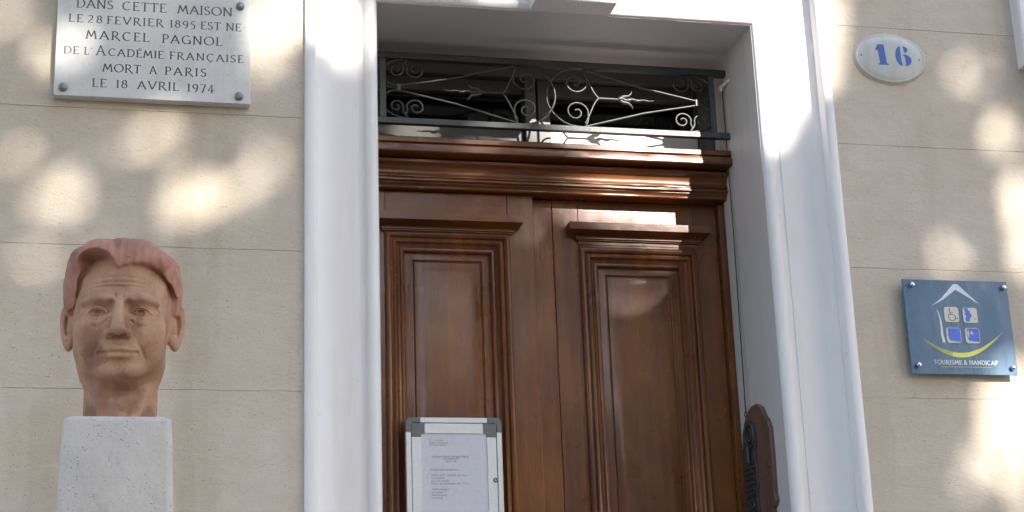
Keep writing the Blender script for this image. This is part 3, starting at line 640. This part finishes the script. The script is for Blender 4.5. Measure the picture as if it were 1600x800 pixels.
def px2m(zx, zy):   # rough layout units of the sheet -> metres
    x = 600 + zx / 4.705; y = 630 + zy / 4.705
    return .740 + (x - 637.5) * (.282 / 150.5), 2.593 - (y - 652.5) * (.2745 / 147)
def text(body, zx0, zx1, zy, name='text_line', mat='paper_ink', h=None):
    a = px2m(zx0, zy); b = px2m(zx1, zy)
    cu = bpy.data.curves.new('text', 'FONT'); cu.body = body; cu.size = 1
    to = bpy.data.objects.new('text', cu); COL.objects.link(to); dg = bpy.context.evaluated_depsgraph_get(); me = bpy.data.meshes.new_from_object(to.evaluated_get(dg))
    bpy.data.objects.remove(to)
    xs = [v.co.x for v in me.vertices]; w = max(xs) - min(xs); k = (b[0] - a[0]) / w; kz = h or k
    for v in me.vertices: v.co = ((v.co.x - min(xs)) * k, 0, v.co.y * kz)
    me.materials.clear(); me.materials.append(MATS[mat])
    o = bpy.data.objects.new(name, me); COL.objects.link(o); o.parent = pp
    o.location = tf((a[0], .2583, a[1])) - pp.location; return o
text('LA MAISON', 385, 450, 278, mat='paper_ochre', h=.0062); text('NATALE DE', 360, 490, 298, mat='paper_ochre', h=.0062); text('MARCEL PAGNOL', 360, 472, 314, mat='paper_ochre', h=.0062)
b = px2m(349, 262); c_ = px2m(349, 316); MB().box(b[0], b[0] + .0012, .2583, .2586, c_[1], b[1]).build('text_rule', 'paper_ochre', pp)
text('La Maison Natale de Marcel Pagnol', 365, 640, 400, h=.0085)
for body, a, b, z in (('est ouverte tous les', 445, 562, 415), ('jours de', 462, 545, 433), ('Pour les visites, renseignements :', 352, 572, 495), ('Horaires : de 9 h', 352, 458, 535), ('matin et soir', 475, 622, 535), ('et sur place', 355, 455, 555), ('ou a la mairie', 355, 485, 577), ('Pour la semaine de 7 h a', 355, 640, 597), ('Tarif unique a', 358, 485, 638), ('la visite', 358, 440, 660), ('tous les jours', 358, 472, 680), ('sauf lundi', 358, 438, 702)):
    text(body, a, b, z, h=.0075)

# ------------------------------------------------------------ bell plate, wire and bracket on the right reveal
XP = X1
bp = thing('bell_plate', 'old wooden board with dark metal bell pull on the white right reveal', 'bell pull', (XP, .15, 2.1))
def arch(y0, y1, zb, zt, n=10, k=1.0):
    yc = (y0 + y1) / 2; r = (y1 - y0) / 2
    return [(y0, zb), (y1, zb)] + [(yc + r * math.cos(math.pi * i / n), zt - r * k + r * k * math.sin(math.pi * i / n)) for i in range(n + 1)]
def sideplate(name, mat, outl, x0, x1, bevel=.0015):
    n = len(outl)
    return MB().loft([[(x1, y, z) for y, z in outl], [(x0, y, z) for y, z in outl]]).build(name, mat, bp, bevel=bevel)
bo = [(.066, 2.06), (.258, 2.06), (.272, 2.09), (.276, 2.30), (.270, 2.50), (.266, 2.535), (.252, 2.541), (.247, 2.575), (.222, 2.602), (.185, 2.6165), (.140, 2.619), (.100, 2.602), (.078, 2.572), (.058, 2.556), (.042, 2.530), (.040, 2.45), (.045, 2.335), (.036, 2.318), (.046, 2.306), (.064, 2.298), (.072, 2.25)]
sideplate('backing_board', 'aged_board', bo, XP - .015, XP, .003)
me_ = [(.160, 2.07), (.262, 2.07), (.268, 2.12), (.266, 2.44), (.256, 2.50), (.246, 2.55), (.222, 2.578), (.186, 2.580), (.158, 2.562), (.146, 2.53), (.150, 2.50), (.160, 2.48), (.156, 2.44), (.152, 2.38), (.164, 2.345), (.156, 2.31), (.166, 2.27)]
sideplate('metal_plate', 'dark_metal', me_, XP - .021, XP - .0151, .002)
def ringx(name, yc, zc, ry, rz, tr__, x):
    MB().tube([(x, yc + ry * math.cos(2 * math.pi * i / 24), zc + rz * math.sin(2 * math.pi * i / 24)) for i in range(25)], tr__, 6).build(name, 'dark_metal', bp, smooth=60)
XM = XP - .023
ringx('ring_boss', .184, 2.530, .033, .036, .0045, XM); ringx('ring_boss', .184, 2.532, .016, .020, .004, XM)
bx('pull_bar', 'dark_metal', bp, XM - .012, XM, .186, .204, 2.448, 2.500, .004)
for z in (2.433, 2.418, 2.402, 2.385, 2.368): bx('rib', 'dark_metal', bp, XM - .004, XM + .002, .168, .246, z, z + .006, .002)
for z, yy in ((2.345, .212), (2.325, .196), (2.325, .228), (2.300, .212), (2.272, .212), (2.24, .212)): ringx('ornament', yy, z, .012, .009, .0032, XM + .001)
for z in (2.356, 2.312, 2.285): MB().tube([(XM, .170, z), (XM - .004, .19, z - .008), (XM - .002, .212, z + .003), (XM - .004, .234, z - .008), (XM, .254, z)], .003, 6).build('ornament', 'dark_metal', bp, smooth=60)
wr = thing('bell_wire', 'thin dark bell wire running from the white bracket down to the bell plate', 'wire', (XP - .012, .22, 2.6))
MB().tube([(XP - .012, .216, 3.66), (XP - .011, .2165, 3.5), (XP - .010, .218, 3.2), (XP - .012, .2205, 2.9), (XP - .014, .222, 2.612)], .0019, 6).build('cord', 'wire', wr)
MB().tube([(XP - .014, .222 + .009 * math.cos(2 * math.pi * i / 18), 2.603 + .009 * math.sin(2 * math.pi * i / 18)) for i in range(19)], .0018, 6).build('ring', 'wire', wr)
br = thing('wire_bracket', 'small white painted eye bracket holding the wire under the soffit', 'bracket', (XP, .19, 3.665))
MB().tube([(XP - .003, .165, 3.6725), (XP - .012, .19, 3.668), (XP - .016, .212, 3.664)], [.006, .005, .0055], 10).build('arm', 'white_paint', br, smooth=60)
MB().tube([(XP - .016, .219 + .0085 * math.cos(2 * math.pi * i / 18), 3.663 + .0085 * math.sin(2 * math.pi * i / 18)) for i in range(19)], .0042, 8).build('eyelet', 'white_paint', br, smooth=60)

XF[0] = None
# ------------------------------------------------------------ stele
pl = MB(); cxp = -.0515
def sec(w, dpt, z, ins=0, ch=.016):
    a = w / 2 - ins; y0 = -1.13 + ins - (w - .208) * .3; y1 = y0 + dpt - 2 * ins
    c = ch
    return [(cxp - a + c, y0, z), (cxp + a - c, y0, z), (cxp + a - c * .3, y0 + c * .3, z), (cxp + a, y0 + c, z), (cxp + a, y1, z), (cxp - a, y1, z), (cxp - a, y0 + c, z), (cxp - a + c * .3, y0 + c * .3, z)]
rings = []
for i in range(61):
    z = 2.29 - 2.29 * (1 - i / 60) ** 1.6 if False else 2.29 * i / 60
    w = .208 + (2.305 - z) * .078
    w += .0010 * math.sin(i * 2.7) + .0008 * math.sin(i * 1.1)
    rings.append(sec(w, w, z * 2.297 / 2.29))
for k, (dz, ins) in enumerate(((.006, .0006), (.0105, .003), (.0135, .007), (.0147, .013))): rings.append(sec(.209, .209, 2.297 + dz, ins))
stele = pl.loft(rings).build('stele', 'pale_concrete', None, smooth=50, origin=(cxp, -1.03, 0))
tag(stele, 'tapering pale grey concrete pillar carrying the terracotta head', 'pillar')

# ------------------------------------------------------------ terracotta head (signed distance sculpt, units mm: x right, f forward, z up from chin)
def sculpt():
    h = 1.85
    xs = np.arange(-140, 141, h, dtype=np.float32); fs = np.arange(-150, 176, h, dtype=np.float32); zs = np.arange(-96, 345, h, dtype=np.float32)
    X, F, Z = np.meshgrid(xs, fs, zs, indexing='ij')
    AX = np.abs(X)
    def ell(c, r, x=X):
        a = np.sqrt(((x - c[0]) / r[0]) ** 2 + ((F - c[1]) / r[1]) ** 2 + ((Z - c[2]) / r[2]) ** 2)
        return (a - 1) * min(r)
    def cap(p, q, r0, r1, x=X):
        p = np.array(p, float); q = np.array(q, float); d = q - p; L = (d * d).sum()
        t = np.clip(((x - p[0]) * d[0] + (F - p[1]) * d[1] + (Z - p[2]) * d[2]) / L, 0, 1)
        return np.sqrt((x - p[0] - t * d[0]) ** 2 + (F - p[1] - t * d[1]) ** 2 + (Z - p[2] - t * d[2]) ** 2) - (r0 + (r1 - r0) * t)
    def chain(pts, x=X):
        o = None
        for a, b in zip(pts[:-1], pts[1:]):
            c = cap(a[:3], b[:3], a[3], b[3], x); o = c if o is None else np.minimum(o, c)
        return o
    def U(a, b, k): hh = np.clip(.5 + .5 * (b - a) / k, 0, 1); return b + (a - b) * hh - k * hh * (1 - hh)
    def D(a, b, k): hh = np.clip(.5 - .5 * (a + b) / k, 0, 1); return a + (-b - a) * hh + k * hh * (1 - hh)
    d = ell((0, -18, 195), (101, 118, 112))                       # cranium
    d = U(d, ell((0, 22, 130), (96, 88, 110)), 20)                # face mass
    d = U(d, ell((0, 12, 58), (85, 86, 68)), 22)                  # jaw
    d = U(d, ell((58, 2, 42), (25, 44, 34), AX), 20)             # jaw angle
    d = U(d, ell((0, 80, 22), (52, 26, 24)), 16)                  # chin
    d = U(d, ell((0, 100, 13), (24, 10, 11)), 12)
    d = U(d, ell((60, 64, 98), (30, 28, 32), AX), 20)
    d = U(d, ell((58, 58, 62), (30, 30, 34), AX), 20)            # cheekbones
    d = U(d, ell((0, 88, 60), (40, 24, 34)), 16)                  # muzzle
    nk = np.sqrt((X / 74) ** 2 + ((F + 16 - (Z + 88) * -.04) / 74) ** 2) * 74 - 74
    neck = np.maximum(nk, np.maximum(Z - 60, -88 - Z)); d = U(d, neck, 14)
    d = U(d, cap((22, 62, -88), (66, 4, 20), 9, 13, AX), 10)      # neck cords
    d = U(d, cap((0, 56, -70), (0, 50, -22), 11, 13), 12)          # larynx
    d = D(d, ell((0, 74, -16), (40, 36, 13)), 12)                  # under the chin
    # brows, sockets
    Z0 = Z; Z = Z0 - 4.0
    d = U(d, chain([(12, 103, 154, 7), (40, 102, 162, 8.5), (72, 81, 155, 7.5)], AX), 8)
    d = D(d, ell((43, 110, 134.5), (27, 22, 15.5), AX), 7)
    d = D(d, ell((18, 108, 143), (9, 14, 12), AX), 7)
    Z = Z0
    # nose
    d = U(d, cap((0, 101, 164), (0, 130, 101), 6.5, 12.5), 6)
    d = U(d, ell((0, 132, 92), (15.5, 15, 12)), 6)
    d = U(d, ell((19, 116, 87), (10, 13, 10), AX), 3.5)
    d = D(d, ell((11.5, 124, 78), (6.0, 9, 6.5), AX), 1.5)
    d = D(d, chain([(29, 110, 97, 2.0), (32, 106, 86, 2.6), (27, 106, 77, 2.0)], AX), 3)
    Z0 = Z; Z = Z0 + 4.0
    # eyes
    d = U(d, ell((43, 79, 137.5), (23, 19.5, 15), AX), 1.5)
    lidu = chain([(20, 95, 135, 2.6), (28, 102, 144, 3.0), (42, 104.5, 148, 3.4), (56, 97, 145, 3.4), (69, 82, 133, 3.0)], AX)
    lidl = chain([(20, 94, 133, 2.4), (31, 99, 128, 2.4), (44, 100, 126, 2.6), (57, 92.5, 127.5, 2.4), (67, 82, 131, 2.4)], AX)
    d = U(d, lidu, 1.8); d = U(d, lidl, 1.8)
    d = U(d, chain([(24, 96, 123, 3), (42, 99, 116.5, 4.6), (60, 86, 119, 3.6)], AX), 5)
    d = D(d, chain([(22, 103, 123, 1.2), (30, 106, 114, 2.0), (42, 104, 108.5, 2.2), (54, 97, 110, .6)], AX), 3)
    d = D(d, chain([(19, 101, 142, 1.8), (30, 106, 149, 2.8), (44, 107, 152, 2.8), (60, 95, 148, 2.6), (74, 80, 136, 1.6)], AX), 2)
    iris = np.sqrt((AX - 42) ** 2 + (Z - 138.5) ** 2)
    d = d + (9 * np.exp(-(iris / 6.6) ** 4) - 4 * np.exp(-((AX - 40) ** 2 + (Z - 141) ** 2) / 5) + 1.5 * np.exp(-((Z - 143.5) / 2) ** 2 - ((AX - 43) / 18) ** 4)) * (F > 90) * (Z < 145) * (Z > 130)
    Z = Z0 + 4.0
    # mouth
    d = U(d, chain([(-36, 97, 57, 2.5), (-18, 110, 59, 4.8), (-6, 114.5, 61.5, 5.6), (0, 114, 60, 5.4), (6, 114.5, 61.5, 5.6), (18, 110, 59, 4.8), (36, 97, 59, 2.5)]), 5)
    d = U(d, chain([(-27, 103, 49, 3.4), (-10, 111, 46, 5.8), (10, 111, 46, 5.8), (27, 103, 49, 3.4)]), 5)
    d = D(d, chain([(-38, 99, 55, 2.6), (-31, 105, 53.8, 2.5), (-18, 113, 53.0, 2.4), (0, 119, 52.0, 2.2), (18, 113, 53.2, 2.4), (31, 105, 54.2, 2.5), (38, 99, 56, 2.6)]), 2)
    d = D(d, ell((0, 116, 33), (30, 12, 7)), 7)                  # under the lip
    d = D(d, ell((0, 124, 72), (4.5, 8, 7)), 6)                    # philtrum
    d = D(d, chain([(29, 108, 94, 2.4), (38, 105, 77, 3.6), (48, 96, 60, 3.2), (53, 90, 46, 1.6)], AX), 4)
    d = U(d, chain([(46, 86, 94, 8), (55, 80, 74, 8)], AX), 14)
    Z = Z0
    # frown and forehead lines
    d = D(d, chain([(-8, 104, 172, .6), (-7, 106, 162, 1.2), (-9, 104, 151, 1.4)]), 4); d = D(d, chain([(8, 106, 166, .8), (8, 105, 152, 1.4)]), 4)
    def furrow(z0, amp, wid, bow, half):
        zz = z0 + bow * (X / 50) ** 2
        return amp * np.exp(-((Z - zz) / wid) ** 2) * np.clip((half - AX) / 18, 0, 1) * (F > 40)
    d = d + furrow(198, 2.2, 2.4, -2, 62) + furrow(188, 2.0, 2.2, 2, 58) - furrow(193, 1.2, 3, 0, 60) + furrow(209, 1.2, 2.4, -1, 50)
    # ears
    er = ((AX - 107) * .84 - (F + 2) * .54) ; et = (AX - 107) * .54 + (F + 2) * .84   # er across plate normal-ish
    zt = Z - 132 + et * .12
    def ering(ry, rz, r, oy=0, oz=0):
        q = np.sqrt(((er - oy) / ry) ** 2 + ((zt - oz) / rz) ** 2); q = (q - 1) * min(ry, rz)
        return np.sqrt(q ** 2 + (et) ** 2) - r
    er = er / np.clip(1 + (zt) * .0045, .8, 1.2); zt = zt - 1
    lobe = np.sqrt(((er + 1) / 16) ** 2 + (zt / 43) ** 2 + (et / 9) ** 2); ear = (lobe - 1) * 9
    ear = U(ear, ering(17, 42, 5.2), 3)
    ear = D(ear, (np.sqrt(((er + 2) / 12) ** 2 + ((zt - 2) / 29) ** 2 + ((et - 7) / 15) ** 2) - 1) * 11, 2)
    ear = U(ear, cap((104, 6, 150), (106, 10, 118), 3.5, 3.5, AX), 3)
    ear = U(ear, np.sqrt(((er + 2) / 11) ** 2 + ((zt + 38) / 13) ** 2 + (et / 8) ** 2) * 8 - 8, 5)
    d = U(d, ear, 4)
    d = U(d, ell((94, 2, 128), (14, 16, 30), AX), 8)
    face = d
    # hair: swept back mass, two waves meeting at a parting, undercut along the hairline
    hair = ell((-2, -20, 208), (117, 118, 104))
    hair = U(hair, ell((-2, 14, 262), (84, 84, 52)), 18)
    hair = U(hair, ell((-46, 46, 256), (60, 66, 40)), 14)
    hair = U(hair, ell((40, 40, 250), (62, 60, 36)), 14)
    hair = U(hair, ell((-99, 6, 205), (20, 46, 62)), 10); hair = U(hair, ell((101, -4, 200), (15, 40, 62)), 12)
    hair = D(hair, cap((-8, 116, 262), (-16, 50, 310), 2, 1), 12)
    line = np.interp(X, [-128, -96, -91, -88, -75, -61, -48, -32, -17, -5, -1, 18, 61, 76, 88, 100, 110, 128], [150, 160, 176, 216, 238, 251, 254, 250, 240, 233, 234, 237, 234, 229, 221, 206, 188, 180])
    hair = np.maximum(hair, np.where(F > 18, line - Z, -60) * .6)
    hair = D(hair, ell((-50, 102, 238), (37, 58, 30)), 2.5)
    hair = D(hair, ell((46, 104, 222), (50, 30, 18)), 3)
    hair = np.maximum(hair, np.where(F > -30, 152 - Z, -60) * .6)
    hair = np.maximum(hair, np.where(F <= -30, 60 - Z, -60) * .6)
    # combed grooves running back from the hairline
    swirl = X * .16 + 2.0 * np.sin(Z * .03 + F * .02) + .012 * F * np.sign(X) * 3
    gro = 1.0 * np.sin(swirl * .6 + Z * .02) + .45 * np.sin(X * .37 + F * .05 + 1.3) + 1.6 * np.sin(X * .055 + Z * .045 + .8)
    sidew = np.clip((AX - 80) / 20, 0, 1)
    gro = gro * (1 - sidew) + sidew * (1.6 * np.sin(F * .2 + Z * .06) + .8 * np.sin(F * .41 - Z * .05))
    hair = hair + gro
    d = U(face, hair, 4.5)
    d = np.maximum(d, -88 - Z)
    # ---- surface nets
    nx, ny, nz = d.shape; ins = d < 0
    c8 = [(i, j, k) for i in (0, 1) for j in (0, 1) for k in (0, 1)]
    sl = lambda a, i, j, k: a[i:nx - 1 + i, j:ny - 1 + j, k:nz - 1 + k]
    cnt = sum(sl(ins, *c).astype(np.int8) for c in c8); act = (cnt > 0) & (cnt < 8)
    idx = -np.ones(act.shape, np.int64); I = np.argwhere(act); idx[act] = np.arange(len(I))
    vals = np.stack([sl(d, *c)[act] for c in c8], 1)
    ps = np.zeros((len(I), 3)); w = np.zeros(len(I))
    for a in range(8):
        for b in range(a + 1, 8):
            da = np.array(c8[b]) - np.array(c8[a])
            if np.abs(da).sum() != 1: continue
            va, vb = vals[:, a], vals[:, b]; m = (va < 0) != (vb < 0)
            t = np.where(m, va / np.where(m, va - vb, 1), 0)
            ps[m] += (np.array(c8[a]) + t[:, None] * da)[m]; w[m] += 1
    V = (I + ps / w[:, None]) * h + np.array([xs[0], fs[0], zs[0]])
    Q = []
    for ax in range(3):
        o = [1 if q != ax else 0 for q in range(3)]
        e = ins[:nx - 1, :ny - 1, :nz - 1] != np.roll(ins, -1, ax)[:nx - 1, :ny - 1, :nz - 1]
        P = np.argwhere(e); P = P[(P[:, (ax + 1) % 3] > 0) & (P[:, (ax + 2) % 3] > 0)]
        u = np.zeros(3, int); u[(ax + 1) % 3] = 1; v = np.zeros(3, int); v[(ax + 2) % 3] = 1
        q = np.stack([idx[tuple(P.T)], idx[tuple((P - u).T)], idx[tuple((P - u - v).T)], idx[tuple((P - v).T)]], 1)
        fl = ins[tuple(P.T)]; q[~fl] = q[~fl][:, ::-1]; Q.append(q)
    Q = np.concatenate(Q); Q = Q[(Q >= 0).all(1)]
    gi = tuple((I[:, i]) for i in range(3))
    ishair = (hair[gi] < face[gi] + .5)
    k = .001 * BUST_S
    yaw = R(-3.5); px = V[:, 0] * math.cos(yaw) + V[:, 1] * math.sin(yaw); pf = -V[:, 0] * math.sin(yaw) + V[:, 1] * math.cos(yaw)
    W = np.stack([px * k, -pf * k, V[:, 2] * k], 1)
    me = bpy.data.meshes.new('terracotta_head'); me.vertices.add(len(W)); me.vertices.foreach_set('co', W.astype(np.float32).ravel())
    me.loops.add(Q.size); me.loops.foreach_set('vertex_index', Q.astype(np.int32).ravel())
    me.polygons.add(len(Q)); me.polygons.foreach_set('loop_start', np.arange(0, Q.size, 4, dtype=np.int32))
    me.polygons.foreach_set('loop_total', np.full(len(Q), 4, dtype=np.int32))
    me.materials.append(MATS['terracotta']); me.materials.append(MATS['terracotta_hair'])
    me.polygons.foreach_set('material_index', (ishair[Q].sum(1) >= 2).astype(np.int32))
    me.polygons.foreach_set('use_smooth', np.ones(len(Q), bool)); me.update(); me.validate()
    bm = bmesh.new(); bm.from_mesh(me); bmesh.ops.recalc_face_normals(bm, faces=bm.faces); bm.to_mesh(me); bm.free()
    return me
BUST_S = 1.0
head = bpy.data.objects.new('sculpted_head', sculpt()); COL.objects.link(head)
head.location = (-.0505, -1.01, 2.3035 + .088 * BUST_S)
tag(head, 'terracotta sculpture of a man\'s head with swept back hair on the concrete pillar', 'sculpture')

# gaps cut out of the crown to place the light spots: (u, v, half width, half height) where the sunbeam through a gap meets the wall plane
HOLES = [
    (0.105,3.156,0.05,0.05), (0.092,3.171,0.029,0.029), (-0.233,3.152,0.03,0.044), (-0.274,3.119,0.021,0.021), (-0.222,3.218,0.021,0.021), (-0.085,3.286,0.027,0.024),
    (-0.008,3.322,0.027,0.024), (0.062,3.359,0.027,0.021), (-0.04,3.25,0.017,0.015), (0.311,3.294,0.024,0.024), (0.321,3.228,0.025,0.026), (0.286,3.15,0.021,0.018),
    (0.33,3.18,0.017,0.015), (-0.365,3.267,0.029,0.024), (-0.3,2.964,0.034,0.021), (-0.144,3.036,0.029,0.017), (-0.419,3.671,0.029,0.023), (-0.292,3.632,0.018,0.029),
    (-0.229,3.554,0.025,0.023), (-0.302,3.556,0.02,0.02), (-0.176,3.519,0.017,0.016), (-0.015,3.696,0.029,0.015), (-0.086,3.711,0.023,0.018), (0.303,3.628,0.032,0.038),
    (0.326,3.7,0.041,0.041), (0.354,3.763,0.046,0.038), (0.278,3.577,0.017,0.015), (0.211,3.542,0.018,0.029), (-0.367,3.153,0.017,0.015), (0.493,3.796,0.038,0.039),
    (0.433,3.718,0.032,0.036), (0.531,3.836,0.032,0.027), (0.597,3.726,0.029,0.033), (0.578,3.664,0.019,0.018), (0.428,3.77,0.032,0.03), (1.454,3.882,0.055,0.044),
    (1.558,3.874,0.042,0.04), (1.735,3.863,0.042,0.035), (1.828,3.837,0.037,0.044), (1.34,3.881,0.037,0.026), (1.96,3.879,0.082,0.079), (1.985,3.803,0.078,0.079),
    (1.999,3.716,0.069,0.07), (1.939,3.648,0.065,0.07), (1.89,3.571,0.046,0.053), (1.854,3.773,0.046,0.079), (1.867,3.666,0.037,0.07), (2.02,3.843,0.065,0.07),
    (1.862,3.473,0.023,0.044), (1.651,3.869,0.027,0.026), (0.879,3.849,0.027,0.026), (1.057,3.847,0.027,0.022), (2.493,3.686,0.017,0.031), (2.608,3.677,0.02,0.019),
    (2.468,3.586,0.017,0.022), (2.52,3.513,0.019,0.019), (2.585,3.505,0.022,0.025), (2.619,3.459,0.022,0.025), (2.641,3.293,0.025,0.039), (2.678,3.402,0.022,0.028),
    (2.631,3.188,0.022,0.033), (2.636,3.063,0.028,0.039), (2.383,3.107,0.02,0.022), (2.376,3.045,0.02,0.025), (2.334,2.949,0.018,0.028), (2.365,2.83,0.018,0.045),
    (2.361,2.712,0.022,0.028), (2.694,3.533,0.017,0.015), (2.551,2.678,0.033,0.033), (2.527,2.58,0.05,0.05), (2.459,2.618,0.033,0.028), (2.369,2.646,0.025,0.015),
    (2.556,2.483,0.045,0.039), (2.475,2.502,0.028,0.028), (2.301,2.467,0.017,0.015), (2.415,2.435,0.022,0.028), (2.469,2.378,0.033,0.02), (2.53,2.368,0.028,0.017),
    (2.53,2.293,0.028,0.022), (2.662,3.921,0.017,0.015), (1.788,3.623,0.056,0.048), (1.712,3.656,0.064,0.048), (1.647,3.631,0.048,0.04), (1.563,3.65,0.028,0.028),
    (1.446,3.633,0.027,0.026), (1.536,3.571,0.021,0.021), (1.782,3.57,0.048,0.04), (1.686,3.588,0.04,0.029), (1.808,3.539,0.044,0.04), (1.732,3.529,0.036,0.032),
    (1.646,3.538,0.021,0.021), (1.56,3.539,0.024,0.021), (1.602,3.525,0.021,0.019), (1.454,3.53,0.021,0.018), (1.43,3.465,0.019,0.024), (1.47,3.413,0.018,0.016),
    (1.163,3.515,0.018,0.016), (1.287,3.52,0.021,0.021), (1.306,3.456,0.017,0.024), (1.685,3.281,0.027,0.027), (1.66,3.408,0.019,0.016), (1.725,3.418,0.021,0.021),
    (1.001,3.509,0.017,0.015), (1.788,3.724,0.048,0.048), (1.664,3.807,0.048,0.04), (1.534,3.778,0.04,0.04), (1.603,3.751,0.04,0.024), (1.426,3.728,0.036,0.04),
    (1.795,3.835,0.04,0.04), (1.408,3.815,0.032,0.032), (1.465,3.809,0.048,0.04), (1.595,3.804,0.04,0.04), (1.703,3.805,0.032,0.032), (1.238,3.751,0.022,0.024),
    (1.156,3.769,0.019,0.024), (1.034,3.773,0.018,0.019), (0.922,3.756,0.017,0.016), (1.166,3.631,0.017,0.015), (1.14,3.56,0.017,0.015), (0.878,3.596,0.017,0.015),
    (0.863,3.602,0.017,0.015),
]

# ------------------------------------------------------------ plane tree across the road whose crown dapples the facade
tr0 = thing('plane_tree', 'tall broad crowned plane tree on the far pavement in front of the house', 'tree', (6.6, -13, 0))
SD = Vector((-.42, 1, -.51))
def limb(m, a, b, r0, r1, n=8, wob=.15):
    a = Vector(a); b = Vector(b); pts = []
    for i in range(n + 1):
        t = i / n; p = a.lerp(b, t); pts.append(p + Vector((random.uniform(-wob, wob), random.uniform(-wob, wob), 0)) * math.sin(math.pi * t))
    m.tube(pts, [r0 + (r1 - r0) * i / n for i in range(n + 1)], 9)
m = MB(); limb(m, (6.6, -13, -.1), (6.8, -13.1, 5.6), .34, .22, 10, .06)
m.build('trunk', 'bark', tr0, smooth=70)
m = MB()
for i in range(9):
    a = i * 2.4; limb(m, (6.8, -13.1, 4.6 + i * .12), (6.7 + 2.6 * math.cos(a), -13.1 + 2.4 * math.sin(a), 6.3 + (i % 3) * .5), .13, .03)
m.build('limb', 'bark', tr0, smooth=70)
def crown():
    C0 = np.array([6.7, -13.0, 9.85]); RR = np.array([4.7, 4.0, 3.6]); n = 60000
    p = rng.normal(size=(n, 3)); p /= np.linalg.norm(p, axis=1)[:, None]; p *= rng.random((n, 1)) ** (1 / 3)
    p = p * RR + C0
    u = p[:, 0] + .42 * p[:, 1]; v = p[:, 2] + .51 * p[:, 1]
    keep = ~((u < -2.2) | (v < .6)) | (rng.random(n) < .6); p = p[keep]; n = len(p)
    a = rng.normal(size=(n, 3)); a /= np.linalg.norm(a, axis=1)[:, None]; b = np.cross(a, rng.normal(size=(n, 3))); b /= np.linalg.norm(b, axis=1)[:, None]; c = np.cross(a, b)
    # face most leaves roughly to the sky and sun so that few are edge-on
    s = rng.uniform(.075, .12, (n, 1))
    quad = np.stack([p - a * s, p - a * s * .2 + b * s * .8, p + a * s, p - a * s * .2 - b * s * .8], 1)    # kite shaped leaf
    quad[:, 0] += c * s * .15; quad[:, 2] += c * s * .15
    smp = np.concatenate([quad, p[:, None], (quad + np.roll(quad, 1, 1)) / 2, (quad + p[:, None]) / 2], 1)
    su = smp[..., 0] + .42 * smp[..., 1]; sv = smp[..., 2] + .51 * smp[..., 1]
    bad = np.zeros(n, bool)
    for hu, hv, ru, rv in HOLES:
        bad |= ((((su - hu) / (ru * HK)) ** 2 + ((sv - hv) / (rv * HK)) ** 2) < 1).any(1)
    quad = quad[~bad]; n = len(quad)
    me = bpy.data.meshes.new('crown'); V = (quad.reshape(-1, 3) - np.array([6.6, -13, 0])).astype(np.float32)
    me.vertices.add(len(V)); me.vertices.foreach_set('co', V.ravel()); me.loops.add(len(V)); me.loops.foreach_set('vertex_index', np.arange(len(V), dtype=np.int32))
    me.polygons.add(n); me.polygons.foreach_set('loop_start', np.arange(0, 4 * n, 4, dtype=np.int32)); me.polygons.foreach_set('loop_total', np.full(n, 4, dtype=np.int32))
    me.update(); me.materials.append(MATS['leaf'])
    o = bpy.data.objects.new('crown', me); COL.objects.link(o); o.parent = tr0; o['kind'] = 'stuff'
HK = 1.0
crown()

for k, (dx, lab) in enumerate(((-10.6, 'plane tree standing leftmost of the street row'), (10.8, 'plane tree standing rightmost of the street row'), (21.4, 'plane tree standing beyond the rightmost of the street row'))):
    c = tr0.copy(); COL.objects.link(c); c.location.x += dx; c['label'] = lab; c['group'] = 'plane trees along the street'
    for ch in tr0.children:
        d = ch.copy(); COL.objects.link(d); d.parent = c
c = tr0.copy(); COL.objects.link(c); c.location = (-5.2, -6.6, 0); c['label'] = 'added unseen plane tree left of the bust, blocking sky light'; c['group'] = 'plane trees along the street'  # tree added out of view to block sky light from the left
for ch in tr0.children:
    d = ch.copy(); COL.objects.link(d); d.parent = c
tr0['group'] = 'plane trees along the street'
